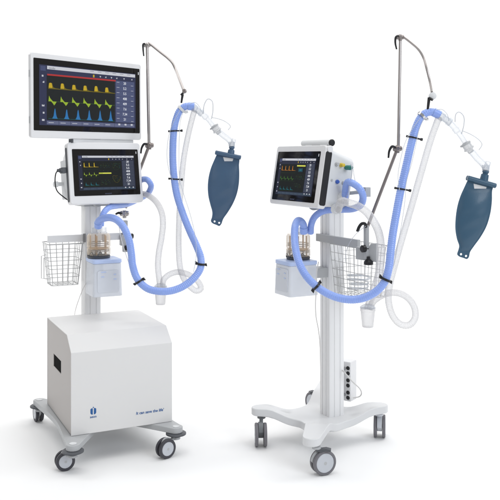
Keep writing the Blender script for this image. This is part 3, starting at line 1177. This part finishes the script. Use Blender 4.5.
for q in (at(131.5, 236, YA - .05), at(128, 247, YA - .05)):
    bm = BM()
    if q.z > at(0, 240, YA).z:
        lathe(bm, q - Vector((.016, 0, 0)), (1, -.6, 0), [(0, .005), (.010, .005), (.011, .012), (.024, .013), (.026, .010)], 18)
    else:
        lathe(bm, q + Vector((0, 0, .020)), (0, 0, -1), [(0, .005), (.010, .007), (.014, .012), (.020, .018), (.032, .018), (.034, .013)], 18)
    build('knob', bm, M['black'], arm)

YB = 3.08
arm2 = new_root('support_arm', at(366, 250, YB), 'jointed steel hose arm clamped by the basket of the right trolley', 'support arm', 'hose support arms')
bm = BM()
cyl(bm, at(366, 231, YB + .02), at(396.4, 151, YB), .0062)
build('lower_rod', bm, M['steel_dark'], arm2)
bm = BM()
cyl(bm, at(398.3, 146, YB), at(400.3, 40, YB), .0058)
cyl(bm, at(398.3, 146, YB), at(398.6, 134, YB), .0062)
build('upper_rod', bm, M['chrome'], arm2)
bm = BM()
sweep(bm, spline([at(401, 36.5, YB), at(404, 37.5, YB), at(412, 43.5, YB - .01), at(418.5, 49.5, YB - .02), at(423.2, 57, YB - .03), at(426.5, 68, YB - .05), at(429.5, 80, YB - .06), at(431.8, 92, YB - .08)], .004), .0050, 14)
build('bent_rod', bm, M['chrome'], arm2)
joint(arm2, at(397.5, 148.5, YB), .0135, [(-.010, -.012, .004), (-.022, -.013, .008), (-.033, -.013, -.008), (-.037, -.013, -.036)])
joint(arm2, at(400.2, 37.2, YB), .0115, [(-.008, -.012, .004), (-.018, -.013, .0), (-.021, -.013, -.022), (-.016, -.013, -.048)])
bm = BM()
c1 = at(432.5, 96, YB - .08)
lathe(bm, c1 + Vector((0, .008, 0)), (0, -1, 0), [(0, .010), (.002, .014), (.014, .014), (.016, .010)], 24)
build('ball_joint', bm, M['plastic'], arm2)
bm = BM()
cyl(bm, at(429.2, 97.5, YB - .085), at(427.6, 110.5, YB - .085), .006, .0045, n=14)
cyl(bm, at(429.2, 98, YB - .085), at(432.5, 100, YB - .095), .005, n=12)
build('clip', bm, M['black'], arm2)
bm = BM()
box(bm, frame(at(366.3, 259, YB), -1.081), (-.008, -.008, 0), (.008, .008, .128))
pl = [(0, 0), (.085, -.006), (.085, .066), (.060, .062), (.050, .040), (0, .048)]
prism(bm, frame(at(356.5, 259, YB + .03), -.55), pl, -.008, .008)
build('rail_clamp', bm, M['alloy'], arm2, .002)
bm = BM()
b1 = at(365, 224.5, YB)
sweep(bm, spline([b1 + Vector(p) for p in ((.002, -.012, -.01), (-.002, -.014, .004), (-.014, -.014, .004), (-.024, -.014, -.008), (-.031, -.014, -.026))], .003), .006, 12)
build('lever', bm, M['black'], arm2)
bm = BM()
q = at(363.5, 248.5, YB)
lathe(bm, q + Vector((.016, .0, 0)), (-1, -.5, 0), [(-.006, .006), (.010, .006), (.012, .013), (.026, .014), (.029, .010)], 18)
build('knob', bm, M['black'], arm2)
bm = BM()
lathe(bm, at(368.5, 256.5, YB - .01), (0, 0, -1), [(0, .005), (.010, .006), (.012, .010), (.020, .018), (.030, .018), (.032, .012)], 18)
build('knob', bm, M['black'], arm2)
bm = BM()
q0 = PR(.135, .030, -.004)
cyl(bm, at(346, 193.5, 3.16), at(365, 191.5, 3.05), .0075, n=16)
box(bm, frame(at(366, 192.5, 3.05), .3), (-.008, -.012, -.016), (.014, .012, .020))
build('side_bracket', bm, M['alloy'], vR, .0015)


# ------------------------------------------------------------------ hoses
def hose(name, label, cat, pts, rad, mat, group=None, rib=.0008, step=.0019, cuffs=None, n=16):
    path = spline(P3(pts), step)
    h = new_root(name, path[0], label, cat, group)
    bm = BM()
    sweep(bm, path, rad, n, 0, rib=rib)
    build('tube', bm, M[mat], h)
    for i in (0, -1) if cuffs else ():
        bm = BM()
        d = (path[4] - path[0]).normalized() if i == 0 else (path[-5] - path[-1]).normalized()
        lathe(bm, path[i] - d * .004, d, [(0, rad * 1.02), (.001, rad * 1.12), (.026, rad * 1.12), (.028, rad * 1.0)], 24)
        build('cuff', bm, M[cuffs], h)
    return h, path


def hose_clip(h, px, py, Y, ang, side=1, big=False):
    """dark snap clip round the hose"""
    bm = BM()
    c = at(px, py, Y)
    d = Vector((math.cos(ang), 0, math.sin(ang)))       # along the hose
    w = Vector((-d.z, 0, d.x)) * side                    # across it
    r = .0172
    q_ = .62
    if big:
        lathe(bm, c - d * .0045, d, [(0, r - .001), (.001, r + .0022), (.008, r + .0022), (.009, r - .001)], 24, caps=False)
        F = Matrix(((d.x, 0, w.x, c.x), (0, 1, 0, c.y), (d.z, 0, w.z, c.z), (0, 0, 0, 1)))
        prism(bm, F, [(-.009 * q_, r), (.009 * q_, r), (.016 * q_, r + .016 * q_), (-.006 * q_, r + .014 * q_)], -.006, .006)
        prism(bm, F, [(-.010 * q_, -r - .014 * q_), (.008 * q_, -r - .009 * q_), (.008 * q_, -r), (-.008 * q_, -r)], -.006, .006)
    else:
        lathe(bm, c - d * .003, d, [(0, r - .002), (.0005, r + .0015), (.0055, r + .0015), (.006, r - .002)], 24, caps=False)
        cyl(bm, c + w * r, c + w * (r + .020), .0035, n=10)
        cyl(bm, c - w * r, c - w * (r + .008), .0045, n=10)
        cyl(bm, c + w * (r + .012), c + w * (r + .020), .0055, n=10)
    build('clip', bm, M['black'], h)


# --- left machine
main_l = [(hL.x * 0 + 98.2, 226, 3.50), (98.6, 221.5, 3.48), (103, 218.6, 3.45), (110, 217.6, 3.42), (117, 220, 3.39), (123.5, 227, 3.37), (129, 240, 3.36),
          (131.3, 253, 3.36), (132.8, 266, 3.36), (137.5, 279, 3.35), (147, 288.2, 3.34), (158, 291.2, 3.33), (170, 291, 3.33), (182, 287, 3.34),
          (194, 278, 3.36), (200.5, 268, 3.38), (200.8, 258, 3.40), (197, 247, 3.41), (190, 231.5, 3.43), (183, 214, 3.45), (177, 195, 3.46),
          (174.2, 178, 3.47), (172.8, 156, 3.48), (174, 130, 3.49), (176.3, 119, 3.50), (180, 110.5, 3.5), (185.5, 106.5, 3.5), (193.5, 106.6, 3.5)]
h1_, p1 = hose('breathing_hose', 'long blue breathing hose looping low from the amber chamber beside the white cabinet', 'hose', main_l, .0158, 'blue', 'blue breathing hoses', cuffs='blue')
hose_clip(h1_, 139, 281.5, 3.347, -1.0, 1, True)
hose_clip(h1_, 201.2, 264, 3.385, 1.45, 1, True)
hose_clip(h1_, 174, 131, 3.49, 1.62, -1)
hose_clip(h1_, 174.2, 179, 3.47, 1.5, -1)
bm = BM()
rc = at(182, 108.8, 3.5)
lathe(bm, rc + Vector((-.006, 0, -.006)), (.6, 0, .6), [(0, .0165), (.001, .0205), (.011, .0205), (.012, .0165)], 24, caps=False)
cyl(bm, rc + Vector((.012, -.004, -.016)), rc + Vector((.026, -.004, -.012)), .006)
build('white_collar', bm, M['plastic'], h1_)

short_l = [(140, 180.5, 3.70), (144, 179.2, 3.66), (148, 180.3, 3.63), (151, 185, 3.63), (149.8, 190.5, 3.66), (144.5, 196, 3.74), (135, 201, 3.80), (126, 204.6, 3.72), (117, 205.8, 3.62),
           (109, 207.6, 3.55), (104.4, 212, 3.52), (101.8, 218, 3.51), (101, 226, 3.51)]
hose('breathing_hose', 'short blue hose curling under the left ventilator, behind the long one', 'hose', short_l, .0135, 'blue', 'blue breathing hoses')
clear_l = [(139, 194, 3.72), (144, 194, 3.67), (150, 196.5, 3.62), (157, 203, 3.57), (161.8, 213, 3.53), (163, 224, 3.51), (161.5, 238, 3.50), (159, 252, 3.49), (158, 266, 3.48), (159.3, 279, 3.47), (160, 286, 3.47)]
hose('breathing_hose', 'milky clear hose falling from the left ventilator into a water trap', 'hose', clear_l, .0135, 'clear', 'clear breathing hoses', rib=.0005)
clear_l2 = [(162.5, 286, 3.47), (164, 279.5, 3.46), (168.5, 275, 3.46), (176, 272.2, 3.46), (184, 273, 3.45), (192, 276.5, 3.45), (199.4, 283.5, 3.44), (200.8, 288.8, 3.43), (196.3, 290.8, 3.42),
            (189.5, 286, 3.42), (184, 279, 3.43), (180.3, 268, 3.45), (178.8, 250, 3.48), (178.8, 230, 3.50), (179.6, 208, 3.51), (181.2, 186, 3.52), (183.6, 160, 3.52), (188, 136, 3.51), (193, 115.5, 3.5), (194.5, 110.5, 3.5)]
hose('breathing_hose', 'milky clear hose rising behind the long blue hose, nearer the cabinet', 'hose', clear_l2, .0128, 'clear', 'clear breathing hoses', rib=.0005)


def trap(px, y0, y1, Y, label, w=.026):
    t = at(px, y0, Y)
    b = at(px, y1, Y)
    r0 = new_root('water_trap', b, label, 'water trap', 'water traps')
    L = (t - b).length
    bm = BM()
    lathe(bm, b, (0, 0, 1), [(0, w * .72), (.002, w * .78), (L * .72, w), (L * .74, w * 1.06), (L * .86, w * 1.06)], 30)
    build('cup', bm, M['clear'], r0)
    bm = BM()
    lathe(bm, b + Vector((0, 0, L * .86)), (0, 0, 1), [(0, w * 1.08), (L * .05, w * 1.08), (L * .10, w * .9), (L * .16, w * .6)], 30)
    build('cap', bm, M['clear_part'], r0)


trap(160.6, 284, 304.5, 3.47, 'small clear water trap cup hanging at the low point of the left hoses')

# --- right machine
main_r = [(303.6, 232, 3.26), (303.4, 225.5, 3.245), (301, 221.5, 3.22), (297.6, 221, 3.19), (295.2, 226, 3.16), (294.6, 238, 3.12), (296, 251, 3.07), (299.4, 263.5, 3.03), (305, 274.2, 3.0),
          (313, 283.4, 2.98), (324, 291.6, 2.96), (337, 297.4, 2.95), (351, 299.6, 2.94), (364, 297.8, 2.93), (376, 291.6, 2.92), (384.6, 281.8, 2.92), (388.8, 268, 2.92), (390.6, 252, 2.93), (393, 233, 2.94), (396.8, 211, 2.95),
          (401, 189, 2.97), (407.3, 161, 2.98), (412.8, 138, 3.0), (416.2, 127, 3.0), (420.5, 118, 3.0), (426.5, 112.8, 3.0), (433, 112.2, 3.0), (439, 114.8, 3.0)]
h2_, p2 = hose('breathing_hose', 'long blue breathing hose sweeping low across the front of the right column', 'hose', main_r, .0150, 'blue', 'blue breathing hoses', cuffs='blue')
hose_clip(h2_, 316.5, 286, 2.972, -.75, -1, True)
hose_clip(h2_, 385.8, 279.5, 2.92, 1.15, 1, True)
hose_clip(h2_, 412.8, 137.5, 3.0, 1.35, -1)
hose_clip(h2_, 401.1, 189, 2.97, 1.40, -1)
bm = BM()
rc = at(422, 115.5, 3.0)
lathe(bm, rc + Vector((-.005, 0, -.005)), (.6, 0, .6), [(0, .0158), (.001, .0195), (.010, .0195), (.011, .0158)], 24, caps=False)
cyl(bm, rc + Vector((.010, -.004, -.016)), rc + Vector((.022, -.004, -.012)), .006)
build('white_collar', bm, M['chrome_bright'], h2_)
pa = FvR @ Vector((WR_ + .040, .108, HR_ * .19))


def topix(p):
    return (250 + p.x / p.y * FPX, YH + (CAMZ - p.z) / p.y * FPX, p.y)


print('hose port R px', topix(pa), topix(FvR @ Vector((WR_ + .040, .085, -.010))))
print('hose port L px', topix(FvL @ Vector((.316 + .024, .108, .203 * .19))), topix(hL), topix(hR))
short_r = [topix(pa), (347.5, 182.6, 3.05), (354, 184, 3.02), (360, 189, 3.01), (363, 196.5, 3.02), (361, 204.5, 3.05), (353.5, 208.6, 3.09), (344, 209.4, 3.14), (333, 209.6, 3.19), (322, 211.6, 3.22),
           (314.6, 217, 3.24), (311.2, 224.5, 3.26), (310.5, 233, 3.28)]
hose('breathing_hose', 'short blue hose curling from the right ventilator side round under its screen', 'hose', short_r, .0138, 'blue', 'blue breathing hoses')
pb = topix(FvR @ Vector((WR_ + .040, .085, -.010)))
clear_r = [pb, (342, 201.2, 3.02), (349, 203, 3.0), (358, 206, 3.0), (366, 211.5, 3.0), (373.4, 221, 3.0), (378.8, 232.5, 3.0), (381, 246, 3.0), (380.8, 260, 3.0), (378.4, 276, 3.01), (374, 290, 3.02), (369.5, 303, 3.03), (368, 309, 3.03)]
hose('breathing_hose', 'milky clear hose arching from the right ventilator down past the wire basket', 'hose', clear_r, .0150, 'clear', 'clear breathing hoses', rib=.0005)
clear_r2 = [(370, 309, 3.04), (373, 302, 3.05), (380, 296.5, 3.05), (390, 292.8, 3.05), (400, 293.6, 3.04), (409, 299, 3.03), (414.6, 308, 3.02), (415, 318, 3.01), (409.5, 324.8, 3.0), (401, 324.5, 3.0), (394, 318, 3.0), (389.8, 308, 3.0),
            (388.4, 297, 3.0), (390, 284, 3.0), (394, 268, 3.0), (400, 246, 3.0), (407, 222, 3.01), (414.5, 196, 3.01), (422.5, 168, 3.01), (431, 139, 3.01), (437.5, 121, 3.0), (439, 117, 3.0)]
hose('breathing_hose', 'milky clear hose with a round loop low at the right, rising to the connector', 'hose', clear_r2, .0128, 'clear', 'clear breathing hoses', rib=.0005)
trap(367.8, 305, 327, 3.03, 'clear water trap cup hanging under the wire basket of the right machine', .027)


# --- thin pressure tubes and cables
def thin(name, label, cat, pts, r, mat, group=None):
    bm = BM()
    sweep(bm, spline(P3(pts), .004), r, 8)
    o = build(name, bm, M[mat])
    o['label'] = label
    o['category'] = cat
    if group:
        o['group'] = group


thin('sensor_tube', 'thin grey tube bowing out left of the long blue hose near the large monitor', 'tube', [(180, 110, 3.46), (174, 121, 3.45), (170, 131, 3.45), (167.4, 145, 3.45), (167.2, 160, 3.45), (169.5, 172, 3.45), (172.5, 180, 3.44)], .0014, 'clear_thin')
thin('sensor_tube', 'thin grey tube running down the right side of the long blue hose, left machine', 'tube', [(183, 112, 3.46), (180.2, 122, 3.455), (179.4, 135, 3.45), (179, 155, 3.45), (179.6, 178, 3.44), (184, 195, 3.43), (189.5, 212, 3.42), (194.5, 232, 3.40), (196.2, 246, 3.385), (196, 258, 3.37), (193.5, 272, 3.36)], .0014, 'clear_thin')
thin('power_cable', 'thin white cable hanging from the left humidifier to behind the cabinet', 'cable', [(90, 281, 3.56), (86.5, 283, 3.55), (83, 289, 3.57), (79, 299, 3.62), (76, 308, 3.68), (74.5, 316, 3.74), (74.5, 330, 3.78), (75, 372, 3.82)], .0016, 'cable')
thin('sensor_tube', 'thin grey cable hanging behind the long blue hose near the left humidifier', 'tube', [(119, 226, 3.45), (121, 238, 3.45), (124.5, 250, 3.44), (128.5, 262, 3.42), (133, 273, 3.40), (138, 284, 3.38)], .0016, 'cable')
thin('sensor_tube', 'thin clear tube bowing out left of the long blue hose, right machine', 'tube', [(421, 117, 2.96), (411, 131, 2.95), (405, 143, 2.95), (400.5, 160, 2.95), (398, 176, 2.95), (399.5, 190, 2.94)], .0013, 'clear_thin')
thin('sensor_tube', 'thin clear tube right beside the long blue hose of the right machine', 'tube', [(424, 118, 2.97), (419, 130, 2.96), (416.5, 142, 2.96), (412, 162, 2.95), (406.5, 182, 2.94), (405, 200, 2.94), (402, 222, 2.93), (397.5, 246, 2.93), (394, 264, 2.93), (388, 282, 2.915)], .0013, 'clear_thin')
thin('power_cable', 'thin white cable running down the left edge of the right column', 'cable', [(318.5, 262, 3.24), (316.8, 272, 3.20), (316.4, 288, 3.18), (315.6, 302, 3.2), (316, 316, 3.22), (318.5, 330, 3.26), (320, 345, 3.30), (320.8, 380, 3.315), (321, 410, 3.32)], .0022, 'cable')
tc_ = topix(PR(.108, HR_ * .77, .040))
thin('sensor_tube', 'thin clear tube drooping from the teal port of the right ventilator', 'tube', [tc_, (350.5, 164, 3.04), (353, 169, 3.03), (354.5, 178, 3.03), (357.5, 188, 3.03), (360.5, 193, 3.03)], .0013, 'clear_thin')
thin('sensor_tube', 'thin clear loop falling from the ports of the right ventilator to its hose port', 'tube', [topix(PR(.108, HR_ * .80, .030)), (351.5, 166, 3.03), (351.6, 176, 3.02), (349, 186, 3.03), (347.6, 194, 3.05), (345, 198, 3.07)], .0013, 'clear_thin')
thin('sensor_tube', 'thin clear tube arching over the wire basket below the black lever', 'tube', [(366, 226, 3.02), (358, 232, 3.03), (350, 242, 3.05), (346, 252, 3.08), (345.5, 262, 3.14)], .0013, 'clear_thin')


# ------------------------------------------------------------------ Y-piece, flow sensor and test lung
def y_piece(pts, filt, elbow, Y, label):
    a = at(*pts[0], Y)
    yp = new_root('patient_connector', a, label, 'connector', 'patient connectors')
    P = [at(x, y, Y) for x, y in pts]
    bm = BM()
    sweep(bm, spline(P, .003), .0115, 18, taper=lambda t: 1.25 if t < .12 else (1.0 if t < .5 else (1.15 if t < .62 else .85)))
    build('tube_body', bm, M['clear_part'], yp)
    bm = BM()
    d = (P[1] - P[0]).normalized()
    lathe(bm, P[0] - d * .012, d, [(0, .012), (.001, .0165), (.028, .0165), (.030, .013), (.046, .013), (.047, .016), (.060, .016)], 24)
    build('collar', bm, M['clear_part'], yp)
    bm = BM()
    f = at(*filt, Y)
    d = (P[-1] - P[-2]).normalized()
    lathe(bm, f - d * .018, d, [(0, .011), (.003, .017), (.006, .019), (.010, .019), (.011, .017), (.024, .017), (.025, .020), (.030, .020), (.034, .012), (.044, .011)], 26)
    ft = build('filter', bm, M['filter'], yp)
    bm = BM()
    side = Vector((-d.z, 0, d.x)) * -1
    lathe(bm, f - d * .015 + side * .002, d, [(0, .0205), (.001, .0215), (.0045, .0215), (.0055, .0205)], 26)
    build('grey_ring', bm, M['groove'], ft)
    bm = BM()
    E = [at(x, y, Y) for x, y in elbow]
    sweep(bm, spline(E, .003), .0125, 18)
    lathe(bm, E[-1] + Vector((0, 0, .026)), (0, 0, -1), [(0, .0145), (.018, .0135)], 24)
    lathe(bm, E[-1] + Vector((.0, 0, .010)), (0.35, 0, 1), [(0, .011), (.030, .010), (.031, .008)], 18)
    build('elbow', bm, M['clear_part'], yp)


y_piece([(193.5, 107.5), (199, 111.5), (204.5, 116), (209.5, 121), (213, 126)], (216, 128.8), [(219, 132), (224, 136), (229, 140), (231.5, 144), (231.8, 148)], 3.5, 'clear plastic connector joining the hoses to the lighter grey blue test lung')
y_piece([(440, 115.5), (446, 119.5), (452, 125), (457.5, 131.5), (462.5, 138.5), (466, 144)], (467.5, 146.5), [(471.5, 151.5), (477, 158), (482.5, 163.5), (485.3, 167.5), (485.8, 172)], 3.0, 'clear plastic connector joining the hoses to the darker teal blue test lung')
thin('pressure_line', 'thin pale blue line looping above the clear connector, left machine', 'tube', [(203, 114, 3.47), (204.5, 104, 3.46), (208, 99, 3.46), (212, 101, 3.46), (213, 110, 3.46), (211.5, 119, 3.47)], .0022, 'clear_thin')
thin('pressure_line', 'thin pale line trailing over the filter, left machine', 'tube', [(212, 117.5, 3.46), (219, 119, 3.45), (226, 122, 3.45), (230.5, 126.5, 3.46), (228, 130, 3.47)], .0016, 'clear_thin')
thin('pressure_line', 'thin pale line looping over the end of the long blue hose, left machine', 'tube', [(190, 104, 3.47), (195, 102.5, 3.46), (199, 106, 3.46), (201.5, 112, 3.47)], .0014, 'clear_thin')
thin('pressure_line', 'thin clear line looping above the clear connector, right machine', 'tube', [(455, 122, 2.97), (456, 114, 2.96), (459, 112, 2.96), (463.5, 116, 2.96), (464, 124, 2.96), (461.5, 134, 2.97)], .0020, 'clear_thin')
thin('pressure_line', 'thin clear line trailing over the filter, right machine', 'tube', [(463, 131, 2.96), (471, 134.5, 2.95), (478.5, 139.5, 2.95), (482, 144.5, 2.96), (479, 150, 2.97)], .0015, 'clear_thin')
thin('pressure_line', 'thin clear line looping over the end of the long blue hose, right machine', 'tube', [(436, 110, 2.97), (442, 109.5, 2.96), (447, 114, 2.96), (449, 121, 2.97)], .0014, 'clear_thin')


def test_lung(out, bar, neck, cut, holes, Y, mat, label):
    n0 = at(*neck[0], Y)
    tl_ = new_root('test_lung', n0, label, 'test lung', 'test lungs')
    F = frame((0, Y, 0), 0)
    q = lambda p: (at(p[0], p[1], Y).x, at(p[0], p[1], Y).z)
    # smooth closed outline
    o3 = [Vector((*q(p),)).to_3d() for p in out]
    pth = spline(o3, .005)
    outline = [(p.x, p.y) for p in pth]
    hl = [circle(*q(h), .0042, 14) for h in holes]
    cu = [q(p) for p in cut]
    bm = BM()
    # pillow-shaped bag: rings shrinking inwards and bulging front and back, welded at a thin seam
    cx = sum(p[0] for p in outline) / len(outline)
    prism(bm, F, outline, -.0022, .0022, hl + [cu])
    build('seam_sheet', bm, M[mat], tl_, .0008)
    bm = BM()
    zs_ = [p[1] for p in outline]
    zt, zb = max(zs_) - .034, min(zs_) + .030
    for sg in (-1, 1):
        rows = []
        NZ, NX = 26, 14
        for i in range(NZ + 1):
            z = zb + (zt - zb) * i / NZ
            xs_ = []
            for a, b in zip(outline, outline[1:] + outline[:1]):
                if (a[1] - z) * (b[1] - z) <= 0 and abs(a[1] - b[1]) > 1e-9:
                    xs_.append(a[0] + (b[0] - a[0]) * (z - a[1]) / (b[1] - a[1]))
            x0, x1 = min(xs_) + .006, max(xs_) - .006
            v = i / NZ
            row = []
            for j in range(NX + 1):
                u = j / NX
                bulge = .013 * (math.sin(PI * u) ** .6) * (math.sin(PI * min(1, v * 1.0)) ** .5 if 0 < v < 1 else 0) * (1 + .14 * math.sin(9 * v + 3 * u) + .07 * math.sin(23 * v - 5 * u + sg))
                row.append(bm.verts.new((x0 + (x1 - x0) * u, Y + sg * (.0018 + bulge), z)))
            rows.append(row)
        for a, b in zip(rows, rows[1:]):
            for j in range(NX):
                bm.faces.new((a[j], a[j + 1], b[j + 1], b[j]))
    build('bag', bm, M[mat], tl_, angle=80)
    a, b = at(*bar[0], Y), at(*bar[1], Y)
    bm = BM()
    for dy in (-.010, .010):
        lathe(bm, a + Vector((0, dy, 0)), b - a, [(-.001, .006), (.001, .0095), ((b - a).length - .001, .0095), ((b - a).length + .001, .007)], 18)
    d = (b - a).normalized()
    cb_ = BM()
    build('clamp_bar', bm, M[mat], tl_, .0008)
    cb_.free()
    bm = BM()
    nn = at(*neck[1], Y)
    lathe(bm, n0, nn - n0, [(0, .0105), (.002, .0125), (.010, .0125), (.011, .010), (.016, .010), (.017, .014), ((nn - n0).length, .016)], 24)
    build('neck', bm, M[mat], tl_)
    # pale inner label patch
    bm = BM()
    prism(bm, F, [(p[0], p[1]) for p in cu], -.0012, .0012)
    build('white_patch', bm, M['white'], tl_)


test_lung([(216.5, 155), (214.3, 160), (211, 168), (208.7, 177), (207.8, 186), (208.4, 196), (210.5, 205), (212.3, 212), (212, 217), (210.9, 221), (212.5, 223.2), (216.3, 224.8), (219.3, 226), (221.3, 224), (223.2, 219),
           (228, 212), (233, 203.5), (236.8, 194), (238.8, 184), (239.3, 174), (239, 165), (239.2, 158.8), (236, 157), (228, 155), (220, 153.4), (216.5, 155)],
          [(215.4, 152.4), (240.8, 157.6)], [(232, 146), (230.8, 154.5)], [(223, 157), (233.4, 158.6), (231.2, 166), (225.4, 164.6)], [(214.6, 221.4), (219.2, 222.8)], 3.5, 'lung_grey_blue',
          'grey blue flat test lung hanging from the left hoses')
test_lung([(467.5, 180.5), (464.5, 187), (460.5, 196), (457.5, 206), (455.8, 217), (455.4, 229), (457, 239), (459.2, 246), (458.4, 250), (457.2, 254.4), (459, 256.4), (463, 257.8), (467, 259), (468.8, 257), (470, 252), (474, 246),
           (480.5, 237), (486.5, 226), (490.3, 213), (491.8, 201), (492, 191), (492.8, 187), (489, 184.6), (480, 182), (471, 179.5), (467.5, 180.5)],
          [(467.2, 177.8), (495, 185.8)], [(486, 170), (483.6, 181.5)], [(473.4, 183.6), (486.6, 187), (484, 195.4), (475, 194)], [(461, 254.2), (466, 256)], 3.0, 'lung_teal',
          'dark teal blue flat test lung hanging at the far right')
